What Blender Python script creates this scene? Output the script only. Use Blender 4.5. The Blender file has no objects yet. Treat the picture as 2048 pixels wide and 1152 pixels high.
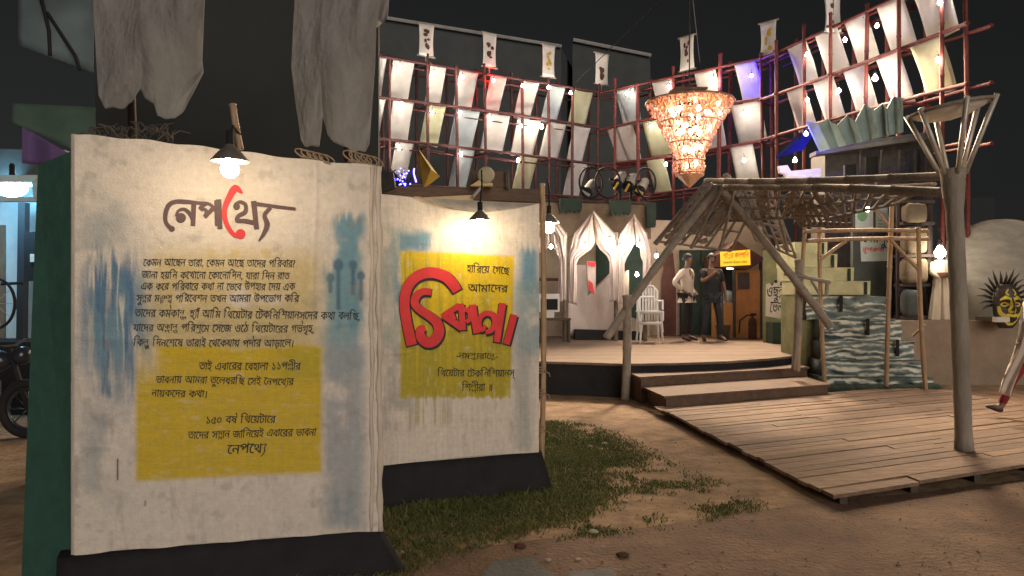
import bpy, bmesh, math, random
import numpy as np
from mathutils import Vector, Matrix
random.seed(7); np.random.seed(7)
R = math.radians
S = bpy.context.scene
COL = S.collection

# ------------------------------------------------------------------ camera, world, sun, exposure
F = 1479.0; CX = 1024.0; CY = 576.0; H = 1.6
cd = bpy.data.cameras.new('camera'); cam = bpy.data.objects.new('camera', cd); COL.objects.link(cam)
cam.location = (0, 0, H); cam.rotation_euler = (R(90), 0, 0)
cd.sensor_width = 36; cd.lens = 26; cd.clip_end = 600; cd.clip_start = 0.05
S.camera = cam
SUN_EL, SUN_AZ = R(14), R(158)          # dim, very soft light of the town behind the camera
w = bpy.data.worlds.new('World'); S.world = w; w.use_nodes = True
wn = w.node_tree.nodes; wl = w.node_tree.links; wn.clear()
sky = wn.new('ShaderNodeTexSky'); sky.sky_type = 'NISHITA'; sky.sun_disc = False
sky.sun_elevation = SUN_EL; sky.sun_rotation = SUN_AZ
hs = wn.new('ShaderNodeHueSaturation'); hs.inputs['Saturation'].default_value = 0.1
bg = wn.new('ShaderNodeBackground'); bg.inputs['Strength'].default_value = 0.0026
wo = wn.new('ShaderNodeOutputWorld')
wl.new(sky.outputs[0], hs.inputs['Color']); wl.new(hs.outputs[0], bg.inputs['Color']); wl.new(bg.outputs[0], wo.inputs['Surface'])
sd = bpy.data.lights.new('sun', 'SUN'); sun = bpy.data.objects.new('sun', sd); COL.objects.link(sun)
sd.energy = 1.12; sd.angle = R(38); sd.color = (1.0, 0.87, 0.75)
_d = Vector((math.sin(SUN_AZ) * math.cos(SUN_EL), math.cos(SUN_AZ) * math.cos(SUN_EL), math.sin(SUN_EL)))
sun.rotation_euler = (-_d).to_track_quat('-Z', 'Y').to_euler()
S.view_settings.view_transform = 'Standard'; S.view_settings.look = 'None'
S.view_settings.gamma = 1; S.view_settings.exposure = 0.36

# ------------------------------------------------------------------ helpers: places
def at(px, py, Y):
    return Vector(((px - CX) / F * Y, Y, H - (py - CY) / F * Y))
def gnd(px, py, z=0.0):
    Y = (H - z) * F / (py - CY); return Vector(((px - CX) / F * Y, Y, z))
def V(*a): return Vector(a)

# ------------------------------------------------------------------ helpers: meshes
class MB:
    def __init__(s): s.v = []; s.f = []; s.col = None
    def add(s, vs, fs):
        o = len(s.v); s.v += [tuple(p) for p in vs]; s.f += [tuple(i + o for i in f) for f in fs]; return s
    def box(s, c, size, rot=None):
        x, y, z = [d / 2 for d in size]; c = Vector(c)
        vs = [V(a * x, b * y, d * z) for a in (-1, 1) for b in (-1, 1) for d in (-1, 1)]
        if rot is not None: vs = [rot @ p for p in vs]
        return s.add([p + c for p in vs], [(0, 1, 3, 2), (4, 6, 7, 5), (0, 4, 5, 1), (2, 3, 7, 6), (0, 2, 6, 4), (1, 5, 7, 3)])
    def slab(s, poly, thick):                    # planar polygon with a thickness vector
        n = len(poly); t = Vector(thick); a = [Vector(p) for p in poly]
        vs = a + [p + t for p in a]
        fs = [tuple(range(n)), tuple(range(2 * n - 1, n - 1, -1))] + [(i, i + n, (i + 1) % n + n, (i + 1) % n) for i in range(n)]
        return s.add(vs, fs)
    def tube(s, pts, r, n=8, cap=True):
        pts = [Vector(p) for p in pts]; m = len(pts)
        rs = r if isinstance(r, (list, tuple)) else [r] * m
        t0 = (pts[1] - pts[0]).normalized()
        up = V(0, 0, 1) if abs(t0.z) < .9 else V(1, 0, 0)
        nrm = t0.cross(up).normalized(); vs = []
        for i, p in enumerate(pts):
            t = (pts[min(i + 1, m - 1)] - pts[max(i - 1, 0)])
            t = t.normalized() if t.length > 1e-9 else t0
            nrm = (nrm - t * nrm.dot(t)); nrm = nrm.normalized() if nrm.length > 1e-6 else t.orthogonal().normalized()
            b = t.cross(nrm)
            vs += [p + (nrm * math.cos(2 * math.pi * k / n) + b * math.sin(2 * math.pi * k / n)) * rs[i] for k in range(n)]
        fs = [(i * n + k, i * n + (k + 1) % n, (i + 1) * n + (k + 1) % n, (i + 1) * n + k) for i in range(m - 1) for k in range(n)]
        if cap: fs += [tuple(range(n - 1, -1, -1)), tuple((m - 1) * n + k for k in range(n))]
        return s.add(vs, fs)
    def bamboo(s, p, q, r, n=8, node=.34):       # cane with swollen nodes and a slight natural bend
        p = Vector(p); q = Vector(q); L = (q - p).length; k = max(2, int(L / node)); pts = []; rs = []
        side = V(random.uniform(-1, 1), random.uniform(-1, 1), random.uniform(-1, 1)) * min(.012 * L, .05)
        for i in range(k):
            for f, rr in ((.0, 1.0), (.06, 1.0), (.5, .95), (.93, .97), (.965, 1.16)):
                t = (i + f) / k; pts.append(p.lerp(q, t) + side * math.sin(math.pi * t)); rs.append(r * rr)
        pts.append(q); rs.append(r); return s.tube(pts, rs, n)
    def lathe(s, c, prof, n=24, cap=False):      # profile (radius, z) about a vertical axis
        c = Vector(c); vs = []
        for r, z in prof: vs += [c + V(r * math.cos(2 * math.pi * k / n), r * math.sin(2 * math.pi * k / n), z) for k in range(n)]
        m = len(prof)
        fs = [(i * n + k, i * n + (k + 1) % n, (i + 1) * n + (k + 1) % n, (i + 1) * n + k) for i in range(m - 1) for k in range(n)]
        if cap: fs += [tuple(range(n - 1, -1, -1)), tuple((m - 1) * n + k for k in range(n))]
        return s.add(vs, fs)
    def ball(s, c, r, n=12, m=8, sc=(1, 1, 1)):
        c = Vector(c); vs = []
        for i in range(m + 1):
            a = math.pi * i / m
            vs += [c + V(sc[0] * r * math.sin(a) * math.cos(2 * math.pi * k / n), sc[1] * r * math.sin(a) * math.sin(2 * math.pi * k / n), sc[2] * r * math.cos(a)) for k in range(n)]
        return s.add(vs, [(i * n + k, (i + 1) * n + k, (i + 1) * n + (k + 1) % n, i * n + (k + 1) % n) for i in range(m) for k in range(n)])
    def grid(s, fn, nu, nv):
        vs = [fn(i / (nu - 1), j / (nv - 1)) for j in range(nv) for i in range(nu)]
        return s.add(vs, [(j * nu + i, j * nu + i + 1, (j + 1) * nu + i + 1, (j + 1) * nu + i) for j in range(nv - 1) for i in range(nu - 1)])
    def thick(s, fn, nu, nv, t):                 # grid with a back side t away (vector)
        t = Vector(t); o = len(s.v); s.grid(fn, nu, nv); N = nu * nv
        a = [Vector(p) for p in s.v[o:o + N]]; fr = list(s.f[-(nu - 1) * (nv - 1):])
        s.v += [tuple(p + t) for p in a]; s.f += [tuple(i + N for i in reversed(f)) for f in fr]
        ring = [i for i in range(nu)] + [j * nu + nu - 1 for j in range(1, nv)] + [(nv - 1) * nu + i for i in range(nu - 2, -1, -1)] + [j * nu for j in range(nv - 2, 0, -1)]
        for a_, b_ in zip(ring, ring[1:] + ring[:1]): s.f.append((o + a_, o + a_ + N, o + b_ + N, o + b_))
        return s

def root_loc(o):
    l = Vector((0, 0, 0))
    while o is not None: l += o.location; o = o.parent
    return l
def link_mesh(name, mb, mat, parent=None, smooth=False, loc=None):
    me = bpy.data.meshes.new(name)
    org = root_loc(parent) if parent is not None else (Vector(loc) if loc is not None else Vector((0, 0, 0)))
    a = np.array(mb.v, dtype=np.float64).reshape(-1, 3) - np.array(org)[None, :]
    me.from_pydata(a.tolist(), [], mb.f); me.update()
    if mb.col is not None:
        ca = me.color_attributes.new('paint', 'FLOAT_COLOR', 'POINT')
        c = np.ones((len(mb.v), 4)); c[:, :3] = mb.col; ca.data.foreach_set('color', c.ravel())
    if smooth: me.polygons.foreach_set('use_smooth', [True] * len(me.polygons))
    me.materials.append(mat); o = bpy.data.objects.new(name, me); COL.objects.link(o)
    if parent is not None: o.parent = parent
    else: o.location = org
    return o
def tag(o, label=None, cat=None, group=None, kind=None):
    if label: o['label'] = label
    if cat: o['category'] = cat
    if group: o['group'] = group
    if kind: o['kind'] = kind
    return o
def thing(name, loc, label, cat, group=None):
    o = bpy.data.objects.new(name, None); COL.objects.link(o); o.location = loc; o.empty_display_size = .1
    return tag(o, label, cat, group)
def part(name, mb, mat, parent, smooth=False): return link_mesh(name, mb, mat, parent, smooth)
def solo(name, mb, mat, label, cat, group=None, smooth=False, kind=None):
    a = np.array(mb.v); loc = ((a[:, 0].min() + a[:, 0].max()) / 2, (a[:, 1].min() + a[:, 1].max()) / 2, a[:, 2].min())
    return tag(link_mesh(name, mb, mat, None, smooth, loc), label, cat, group, kind)
def structure(name, mb, mat, smooth=False):
    o = link_mesh(name, mb, mat, None, smooth); o['kind'] = 'structure'; return o
def copy_tree(o, parent=None):
    c = o.copy(); COL.objects.link(c)
    if parent is not None: c.parent = parent
    for ch in [k for k in bpy.data.objects if k.parent == o]: copy_tree(ch, c)
    return c
ORD = ['first', 'second', 'third', 'fourth', 'fifth', 'sixth', 'seventh', 'eighth', 'ninth', 'tenth']

# ------------------------------------------------------------------ helpers: materials
def pmat(name, c1, c2=None, scale=6, rough=.8, bump=0.0, bscale=40, stretch=(1, 1, 1), metal=0.0, detail=4, attr=False, trans=0.0, island=0.0, emit=None):
    m = bpy.data.materials.new(name); m.use_nodes = True; nt = m.node_tree; N = nt.nodes; L = nt.links
    b = N['Principled BSDF']; b.inputs['Roughness'].default_value = rough; b.inputs['Metallic'].default_value = metal
    c2 = c2 or tuple(x * .72 for x in c1)
    tc = N.new('ShaderNodeTexCoord'); mp = N.new('ShaderNodeMapping'); mp.inputs['Scale'].default_value = stretch
    L.new(tc.outputs['Object'], mp.inputs['Vector'])
    no = N.new('ShaderNodeTexNoise'); no.inputs['Scale'].default_value = scale; no.inputs['Detail'].default_value = detail; no.inputs['Roughness'].default_value = .62
    L.new(mp.outputs[0], no.inputs['Vector'])
    rp = N.new('ShaderNodeValToRGB'); rp.color_ramp.elements[0].position = .3; rp.color_ramp.elements[1].position = .7
    rp.color_ramp.elements[0].color = (*c2, 1); rp.color_ramp.elements[1].color = (*c1, 1)
    L.new(no.outputs['Fac'], rp.inputs['Fac']); colour = rp.outputs['Color']
    if attr:
        at_ = N.new('ShaderNodeAttribute'); at_.attribute_name = 'paint'
        mx = N.new('ShaderNodeMix'); mx.data_type = 'RGBA'; mx.blend_type = 'MULTIPLY'; mx.inputs['Factor'].default_value = 1
        L.new(at_.outputs['Color'], mx.inputs[6]); L.new(colour, mx.inputs[7]); colour = mx.outputs[2]
    if island:
        ge = N.new('ShaderNodeNewGeometry'); mr = N.new('ShaderNodeMapRange'); mr.inputs[3].default_value = 1 - island; mr.inputs[4].default_value = 1 + island * .6
        L.new(ge.outputs['Random Per Island'], mr.inputs[0])
        mx = N.new('ShaderNodeMix'); mx.data_type = 'RGBA'; mx.blend_type = 'MULTIPLY'; mx.inputs['Factor'].default_value = 1
        L.new(colour, mx.inputs[6]); L.new(mr.outputs[0], mx.inputs[7]); colour = mx.outputs[2]
    L.new(colour, b.inputs['Base Color'])
    if bump:
        n2 = N.new('ShaderNodeTexNoise'); n2.inputs['Scale'].default_value = bscale; n2.inputs['Detail'].default_value = 5
        L.new(mp.outputs[0], n2.inputs['Vector'])
        bp = N.new('ShaderNodeBump'); bp.inputs['Strength'].default_value = bump; bp.inputs['Distance'].default_value = .02
        L.new(n2.outputs['Fac'], bp.inputs['Height']); L.new(bp.outputs[0], b.inputs['Normal'])
    if trans:
        tr = N.new('ShaderNodeBsdfTranslucent'); ms = N.new('ShaderNodeMixShader'); ms.inputs[0].default_value = trans
        L.new(colour, tr.inputs['Color']); L.new(b.outputs[0], ms.inputs[1]); L.new(tr.outputs[0], ms.inputs[2])
        L.new(ms.outputs[0], N['Material Output'].inputs['Surface'])
    return m
def emat(name, c, s):
    m = bpy.data.materials.new(name); m.use_nodes = True; N = m.node_tree.nodes
    b = N['Principled BSDF']; b.inputs['Base Color'].default_value = (.8, .8, .8, 1)
    b.inputs['Emission Color'].default_value = (*c, 1); b.inputs['Emission Strength'].default_value = s
    return m
M = {}
M['dirt'] = pmat('dirt', (.40, .27, .16), (.15, .095, .055), 3.4, .95, 1.0, 14, detail=12)
M['road'] = pmat('road', (.24, .145, .092), (.10, .062, .042), 2.4, .9, .8, 30, detail=12)
M['wood'] = pmat('deck_wood', (.33, .215, .14), (.14, .085, .055), 5, .75, .5, 60, (1, 6, 6), detail=8, island=.3)
M['stage_wood'] = pmat('stage_wood', (.22, .15, .1), (.12, .08, .055), 3, .8, .35, 30, (1, 4, 1), detail=8, island=.18)
M['step_wood'] = pmat('step_wood', (.17, .105, .07), (.08, .05, .035), 4, .8, .4, 30, (1, 5, 3), detail=8)
M['black_cloth'] = pmat('black_cloth', (.018, .018, .022), (.009, .009, .011), 5, .9, .3, 30)
M['black'] = pmat('black_metal', (.012, .012, .014), None, 8, .85)
M['canvas'] = pmat('painted_canvas', (1, 1, 1), (.86, .85, .83), 30, .72, .32, 120, attr=True, detail=8)
M['edge'] = pmat('canvas_edge', (.66, .59, .5), (.5, .44, .37), 14, .8, .6, 30, (1, 1, .3))
M['ink'] = pmat('black_paint', (.02, .016, .014), None, 20, .6)
M['ink_brown'] = pmat('brown_paint', (.115, .06, .062), (.08, .042, .045), 20, .6)
M['ink_red'] = pmat('red_paint', (.78, .035, .04), (.60, .022, .026), 9, .6)
M['green_wall'] = pmat('green_felt', (.05, .16, .12), (.035, .115, .09), 10, .9, .4, 160)
M['cloth_gray'] = pmat('grey_cloth', (.37, .36, .345), (.25, .245, .235), 5, .95, .7, 34, (1, 1, .5), trans=.2)
M['cloth_lit'] = pmat('white_scaffold_cloth', (.80, .77, .73), (.68, .65, .61), 6, .9, .2, 20, trans=.5)
M['cloth_yel'] = pmat('yellowish_scaffold_cloth', (.72, .71, .5), (.58, .57, .38), 5, .9, .2, 20, trans=.5)
M['cloth_cool'] = pmat('bluish_scaffold_cloth', (.62, .68, .7), (.5, .55, .57), 5, .9, .2, 20, trans=.5)
M['red_pole'] = pmat('red_bamboo', (.16, .022, .018), (.07, .012, .011), 9, .7)
M['dark_pole'] = pmat('dark_bamboo', (.06, .04, .036), (.03, .02, .02), 9, .7)
M['bamboo'] = pmat('bare_bamboo', (.47, .33, .2), (.29, .19, .11), 8, .6, .2, 20, (4, 4, .6))
M['gray_pole'] = pmat('grey_wood', (.33, .285, .235), (.19, .165, .14), 7, .85, .5, 30)
M['dark_wood'] = pmat('dark_wood', (.095, .075, .06), (.05, .04, .033), 7, .85, .4, 30)
M['canopy'] = pmat('weathered_cutwork', (.29, .262, .235), (.16, .145, .13), 9, .85, .4, 40)
M['dark_wall'] = pmat('dark_wall', (.03, .037, .042), (.022, .027, .03), 1.5, .95)
M['shed_wall'] = pmat('shed_wall', (.075, .085, .088), (.055, .064, .068), 1.5, .95)
M['tin'] = pmat('grey_tin_edge', (.4, .4, .39), None, 4, .6)
M['curtain'] = pmat('white_curtain', (.78, .69, .65), (.66, .57, .53), 5, .95, .5, 14, (1, 1, .5), trans=.3)
M['beige'] = pmat('beige_wall', (.5, .41, .31), (.38, .31, .23), 3, .9, .3, 30)
M['tan'] = pmat('tan_wall', (.2, .155, .1), (.13, .1, .07), 4, .9, .4, 30)
M['dgreen'] = pmat('dark_green', (.03, .055, .04), (.018, .032, .024), 6, .9)
M['plastic'] = pmat('white_plastic', (.78, .78, .76), (.72, .72, .7), 6, .35)
M['orange'] = pmat('orange_wall', (.62, .31, .09), (.4, .19, .06), 4, .85, .3, 20)
M['brown_red'] = pmat('brown_red', (.12, .045, .03), (.06, .025, .018), 4, .85)
M['moss'] = pmat('moss_wall', (.32, .33, .17), (.17, .185, .095), 4, .9, .4, 20)
M['step_green'] = pmat('pale_green_step', (.66, .66, .42), (.42, .45, .26), 3.5, .9, .35, 18)
M['teal'] = pmat('teal_fold', (.26, .35, .34), (.17, .24, .235), 4, .85, .3, 20)
M['tower'] = pmat('grey_tower', (.055, .05, .045), (.022, .02, .019), 7, .9, .6, 22)
M['white_paint'] = pmat('white_board', (.68, .66, .6), (.55, .53, .48), 5, .8)
M['paper'] = pmat('pale_paper', (.6, .66, .66), (.46, .53, .55), 5, .8)
M['slate'] = pmat('slate_board', (.075, .088, .085), (.045, .054, .052), 4, .85)
M['dome'] = pmat('dome_canvas', (.38, .35, .30), (.27, .25, .21), 4, .9, .55, 9, (1, 1, 2.2))
M['low_wall'] = pmat('plaster_low_wall', (.34, .26, .19), (.24, .18, .13), 2.5, .9, .4, 18)
M['trouser'] = pmat('white_trouser_cloth', (.58, .5, .4), (.44, .37, .29), 5, .9, .3, 20, (2, 2, .4))
M['spike'] = pmat('dark_spike', (.06, .045, .04), (.03, .022, .02), 9, .5)
M['mask_yel'] = pmat('yellow_mask', (.75, .62, .08), (.55, .42, .05), 7, .6)
M['skin'] = pmat('brown_skin', (.2, .105, .06), (.16, .08, .047), 9, .55)
M['hair'] = pmat('black_hair', (.01, .009, .009), None, 30, .6)
M['shirt_w'] = pmat('white_shirt', (.62, .54, .47), (.5, .43, .37), 8, .85, .3, 20)
M['shirt_d'] = pmat('dark_shirt', (.022, .024, .032), (.014, .016, .02), 8, .9)
M['pant_d'] = pmat('dark_trousers', (.025, .024, .026), (.016, .015, .017), 8, .9)
M['jean'] = pmat('dark_jeans', (.04, .046, .06), (.025, .03, .04), 8, .9)
M['legging'] = pmat('red_legging', (.26, .02, .03), (.17, .012, .02), 8, .85)
M['shoe'] = pmat('dark_shoe', (.03, .018, .03), None, 9, .5)
M['cup'] = pmat('clay_cup', (.85, .6, .5), (.78, .46, .34), 30, .5, trans=.4, island=.35)
M['cup_lo'] = pmat('pale_clay_cup', (.88, .72, .62), (.8, .58, .48), 30, .5, trans=.4, island=.35)
M['ring'] = pmat('rattan_ring', (.34, .15, .07), None, 9, .6)
M['bulb'] = emat('warm_bulb', (1, .9, .77), 215)
M['bulb_big'] = emat('bright_bulb', (1, .88, .73), 215)
M['bulb_panel'] = emat('panel_lamp_bulb', (1, .77, .5), 120)
M['bulb_small'] = emat('chandelier_bulb', (1, .82, .64), 50)
M['bulb_red'] = emat('red_bulb', (1, .02, .015), 700)
M['bulb_blue'] = emat('blue_bulb', (.03, .02, 1), 900)
M['led_blue'] = emat('blue_led', (.06, .05, 1), 14)
M['lamp_cyan'] = emat('cold_lamp', (.3, .68, 1), 95)
M['sign_yel'] = pmat('yellow_sign_face', (.85, .6, .04), (.75, .5, .03), 6, .6)
M['shade'] = pmat('enamel_shade', (.22, .2, .18), (.14, .125, .11), 10, .35, metal=.3)
M['rope'] = pmat('rope', (.4, .3, .2), (.25, .18, .12), 30, .9)
M['grass'] = pmat('grass_blades', (.17, .17, .05), (.075, .115, .028), 1.6, .8, island=.55, detail=6)
M['dark_sheet'] = pmat('dark_sheet', (.036, .04, .04), (.026, .03, .03), 1.2, .95)
M['tank'] = pmat('dark_tank', (.03, .035, .045), None, 8, .2)
M['stone'] = pmat('pebble', (.5, .42, .33), (.36, .3, .23), 14, .9)
M['yel_cloth'] = pmat('yellow_cloth', (.62, .48, .08), (.5, .37, .06), 5, .8, trans=.3)
M['crate'] = pmat('crate_wood', (.14, .095, .065), (.08, .055, .04), 6, .8, .3, 20, (1, 5, 5))
M['drum'] = pmat('drum_skin', (.48, .43, .28), (.36, .32, .2), 6, .7)
M['cream'] = pmat('cream_ply', (.72, .58, .34), (.6, .47, .27), 4, .8)
M['cyan_wall'] = pmat('pale_cyan_wall', (.5, .66, .7), (.36, .5, .55), 3, .85)
M['awning_g'] = pmat('green_awning', (.1, .16, .13), (.07, .12, .095), 4, .85, trans=.2)
M['awning_p'] = pmat('purple_awning', (.16, .1, .26), (.12, .075, .2), 4, .85, trans=.2)
M['awning_t'] = pmat('pale_teal_sheet', (.2, .27, .29), (.13, .18, .2), 3, .8, trans=.2)

# ------------------------------------------------------------------ noise for painted colours
_T = np.random.rand(64, 64)
def vnoise(x, y):
    xi = np.floor(x).astype(int); yi = np.floor(y).astype(int); fx = x - xi; fy = y - yi
    fx = fx * fx * (3 - 2 * fx); fy = fy * fy * (3 - 2 * fy)
    g = lambda a, b: _T[a % 64, b % 64]
    return (g(xi, yi) * (1 - fx) + g(xi + 1, yi) * fx) * (1 - fy) + (g(xi, yi + 1) * (1 - fx) + g(xi + 1, yi + 1) * fx) * fy
def fbm(x, y, o=4):
    s = 0; a = .5
    for k in range(o): s = s + a * vnoise(x * 2 ** k + 17 * k, y * 2 ** k + 9 * k); a *= .5
    return s / (1 - .5 ** o)
def sst(a, b, x):
    t = np.clip((x - a) / (b - a), 0, 1); return t * t * (3 - 2 * t)
def rect(x, y, x0, x1, y0, y1, s=6):
    return sst(x0 - s, x0 + s, x) * (1 - sst(x1 - s, x1 + s, x)) * sst(y0 - s, y0 + s, y) * (1 - sst(y1 - s, y1 + s, y))

# ------------------------------------------------------------------ lettering: glyph outlines of the built-in font, set by a small Bengali shaper
_G = {}
def _ink(body, wide=.011):
    # outline of the built-in font, filled here by horizontal bands with the non-zero rule
    cu = bpy.data.curves.new('g', 'FONT'); cu.body = body; cu.resolution_u = 4; cu.fill_mode = 'NONE'
    o = bpy.data.objects.new('g', cu); COL.objects.link(o); bpy.context.view_layer.update()
    e = o.evaluated_get(bpy.context.evaluated_depsgraph_get()); me = e.to_mesh()
    P = np.array([v.co[:2] for v in me.vertices]).reshape(-1, 2); E = np.array([tuple(q.vertices) for q in me.edges]).reshape(-1, 2)
    e.to_mesh_clear(); bpy.data.objects.remove(o); bpy.data.curves.remove(cu)
    nxt = {}
    for i, j in E: nxt.setdefault(int(i), []).append(int(j)); nxt.setdefault(int(j), []).append(int(i))
    segs = []; seen = set()
    for st in range(len(P)):                       # walk each loop in point order
        if st in seen or st not in nxt: continue
        cur, prev = st, None; loop = []
        while cur not in seen:
            seen.add(cur); loop.append(cur); c = [q for q in nxt[cur] if q not in seen]
            if not c: break
            cur = cur + 1 if cur + 1 in c else c[0]
        segs += list(zip(loop, loop[1:] + loop[:1]))
    A = P[[q[0] for q in segs]]; B = P[[q[1] for q in segs]]; hgt = 1 / 52
    y = P[:, 1].min() + hgt / 2; vs = []; fs = []; prof = []
    while y < P[:, 1].max():
        up = (A[:, 1] <= y) & (B[:, 1] > y); dn = (B[:, 1] <= y) & (A[:, 1] > y); m = up | dn
        x = A[m, 0] + (y - A[m, 1]) / (B[m, 1] - A[m, 1]) * (B[m, 0] - A[m, 0]); w_ = np.where(up[m], 1, -1); od = np.argsort(x); wd = 0; iv = []
        for k in od:
            if wd == 0: x0 = x[k]
            wd += w_[k]
            if wd == 0: iv.append((x0 - wide, x[k] + wide))
        for p, q in iv:
            n = len(vs); h2 = hgt * .56; vs += [np.array((p, y - h2)), np.array((q, y - h2)), np.array((q, y + h2)), np.array((p, y + h2))]; fs.append((n, n + 1, n + 2, n + 3))
        y += hgt
    return np.array(vs).reshape(-1, 2), fs
def glyph(ch):
    if ch not in _G:
        vs, fs = _ink(ch); b, _ = _ink(ch + '।'); _G[ch] = (vs, fs, float(b[:, 0].max()) - .303)
    return _G[ch]
def ribbon(pts, ws):                              # brush stroke with a width per point
    P = [np.array(p, float) for p in pts]; ws = ws if isinstance(ws, (list, tuple)) else [ws] * len(P)
    Q = []; W = []
    for i in range(len(P) - 1):                   # Catmull-Rom
        a = P[max(i - 1, 0)]; b = P[i]; c = P[i + 1]; d = P[min(i + 2, len(P) - 1)]
        for k in range(5):
            t = k / 5; Q.append(.5 * ((2 * b) + (c - a) * t + (2 * a - 5 * b + 4 * c - d) * t * t + (3 * b - a - 3 * c + d) * t ** 3)); W.append(ws[i] * (1 - t) + ws[i + 1] * t)
    Q.append(P[-1]); W.append(ws[-1]); vs = []
    for i, q in enumerate(Q):
        t = Q[min(i + 1, len(Q) - 1)] - Q[max(i - 1, 0)]; t = t / (np.linalg.norm(t) + 1e-9); n = np.array((-t[1], t[0]))
        vs += [q + n * W[i] / 2, q - n * W[i] / 2]
    return vs, [(2 * i, 2 * i + 1, 2 * i + 3, 2 * i + 2) for i in range(len(Q) - 1)]
def disc(c, r, n=14):
    return [np.array((c[0] + r * math.cos(2 * math.pi * k / n), c[1] + r * math.sin(2 * math.pi * k / n))) for k in range(n)], [tuple(range(n))]
PRE = '\u09bf\u09c7\u09c8'; BELOW = '\u09c1\u09c2\u09c3'; CONS = set(chr(q) for q in range(0x995, 0x9ba)) | set('\u09df\u09dc\u09dd\u09ce')
YA = ribbon([(.02, .62), (.3, .62), (.17, .42), (.22, .18), (.1, -.08), (-.05, -.2)], [.06, .06, .07, .08, .07, .02])
REPH = ribbon([(-.04, 1.0), (.12, .68)], [.12, .07]); RA = ribbon([(-.55, -.02), (-.3, -.1), (-.06, -.02), (.02, -.18)], [.03, .07, .07, .03])
def shape(text):
    for a, b in (('\u09af\u09bc', '\u09df'), ('\u09a1\u09bc', '\u09dc'), ('\u09c7\u09be', '\u09cb')): text = text.replace(a, b)
    out = []; x = 0.0; i = 0; n = len(text)
    def put(g, sx=1, sy=1, dx=0, dy=0): out.append((g[0], g[1], x + dx, dy, sx, sy))
    while i < n:
        c = text[i]
        if c == ' ': x += .38; i += 1; continue
        if c not in CONS:
            g = glyph(c); put(g); x += g[2]; i += 1
            if i < n and text[i] == 'ঁ': put(glyph('ঁ'), dx=-.05); i += 1
            continue
        reph = False
        if c == 'র' and i + 2 < n and text[i + 1] == '্' and text[i + 2] in CONS: reph = True; i += 2; c = text[i]
        cl = [c]; i += 1
        while i + 1 < n and text[i] == '্' and text[i + 1] in CONS: cl.append(text[i + 1]); i += 2
        hal = False
        if i < n and text[i] == '্': hal = True; i += 1
        vows = []
        while i < n and text[i] in '\u09be\u09bf\u09c0\u09c1\u09c2\u09c3\u09c7\u09c8\u09cb\u0981': vows.append(text[i]); i += 1
        for v in vows:
            if v in PRE: g = glyph(v); put(g); x += g[2]
            if v == '\u09cb': g = glyph('\u09c7'); put(g); x += g[2]
        ya = cl[-1] == 'য' and len(cl) > 1; ra = cl[-1] == 'র' and len(cl) > 1
        base = cl[:-1] if (ya or ra) else cl
        if len(base) == 1: g = glyph(base[0]); put(g); x += g[2]
        else:
            g = glyph(base[0]); h = glyph(base[1]); put(g, .92, .62, 0, .62 * .38); kp = [f_ for f_ in h[1] if h[0][f_[0]][1] < .53]; put((h[0], kp), .88, .6, .07, -.16); x += max(g[2] * .92, h[2] * .88 + .04)
        if ra: put((np.array(RA[0]), RA[1]))
        if reph: put((np.array(REPH[0]), REPH[1]), dx=-.14)
        if hal: put(glyph('্'))
        for v in vows:
            if v in BELOW: put(glyph(v))
        if ya: put((np.array(YA[0]), YA[1])); x += .3
        for v in vows:
            if v in 'াী': g = glyph(v); put(g); x += g[2]
            if v == '\u09cb': g = glyph('\u09be'); put(g); x += g[2]
            if v == 'ঁ': put(glyph('ঁ'))
    return out, x
def text_px(text, x0, x1, y0, y1, h, slant=.12, jit=.03):
    out, W = shape(text); vs = []; fs = []; k = (x1 - x0) / W
    for g, f, gx, dy, sx, sy in out:
        jy = random.uniform(-jit, jit); js = random.uniform(.96, 1.05); o = len(vs)
        for p in g:
            X = gx + p[0] * sx; Yy = (p[1] * sy + dy) * js + jy
            px = x0 + X * k + (Yy - .3) * slant * h / .62; t = (px - x0) / (x1 - x0)
            vs.append(np.array((px, y0 + (y1 - y0) * t - (Yy - .62) * h / .62)))
        fs += [tuple(i + o for i in q) for q in f]
    return vs, fs

class Face:                                       # a painted face in the scene on which marks are laid (plane through P, axis U and vertical)
    def __init__(s, A, B, disp=None):
        s.A = Vector(A); s.B = Vector(B); s.U = Vector((B[0] - A[0], B[1] - A[1], 0)).normalized(); s.n = Vector((s.U.y, -s.U.x, 0)); s.disp = disp
    def hit(s, px, py):
        d = Vector(((px - CX) / F, 1, -(py - CY) / F)); o = Vector((0, 0, H))
        return o + d * ((s.A - o).dot(s.n) / d.dot(s.n))
    def put(s, vs, fs, mb, off):
        o = len(mb.v)
        for p in vs:
            q = s.hit(p[0], p[1]); k = off + (s.disp((q - s.A).dot(s.U), q.z) if s.disp else 0)
            mb.v.append(tuple(q + s.n * k))
        mb.f += [tuple(i + o for i in f) for f in fs]
    def line(s, parent, text, x0, x1, y0, y1, h, mat=None, off=.003, name='lettering', **k):
        mb = MB(); vs, fs = text_px(text, x0, x1, y0, y1, h, **k); s.put(vs, fs, mb, off); return part(name, mb, mat or M['ink'], parent)
    def strokes(s, parent, L, mat, off, name='lettering', grow=0, dx=0, dy=0):
        mb = MB()
        for i, st in enumerate(L):
            if len(st) == 3: vs, fs = disc((st[0] + dx, st[1] + dy), st[2] + grow / 2)
            else:
                ws = st[1] if isinstance(st[1], (list, tuple)) else [st[1]] * len(st[0])
                vs, fs = ribbon([(a + dx, b + dy) for a, b in st[0]], [q + grow for q in ws])
            s.put(vs, fs, mb, off + .0004 * i)
        return part(name, mb, mat, parent)

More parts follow.
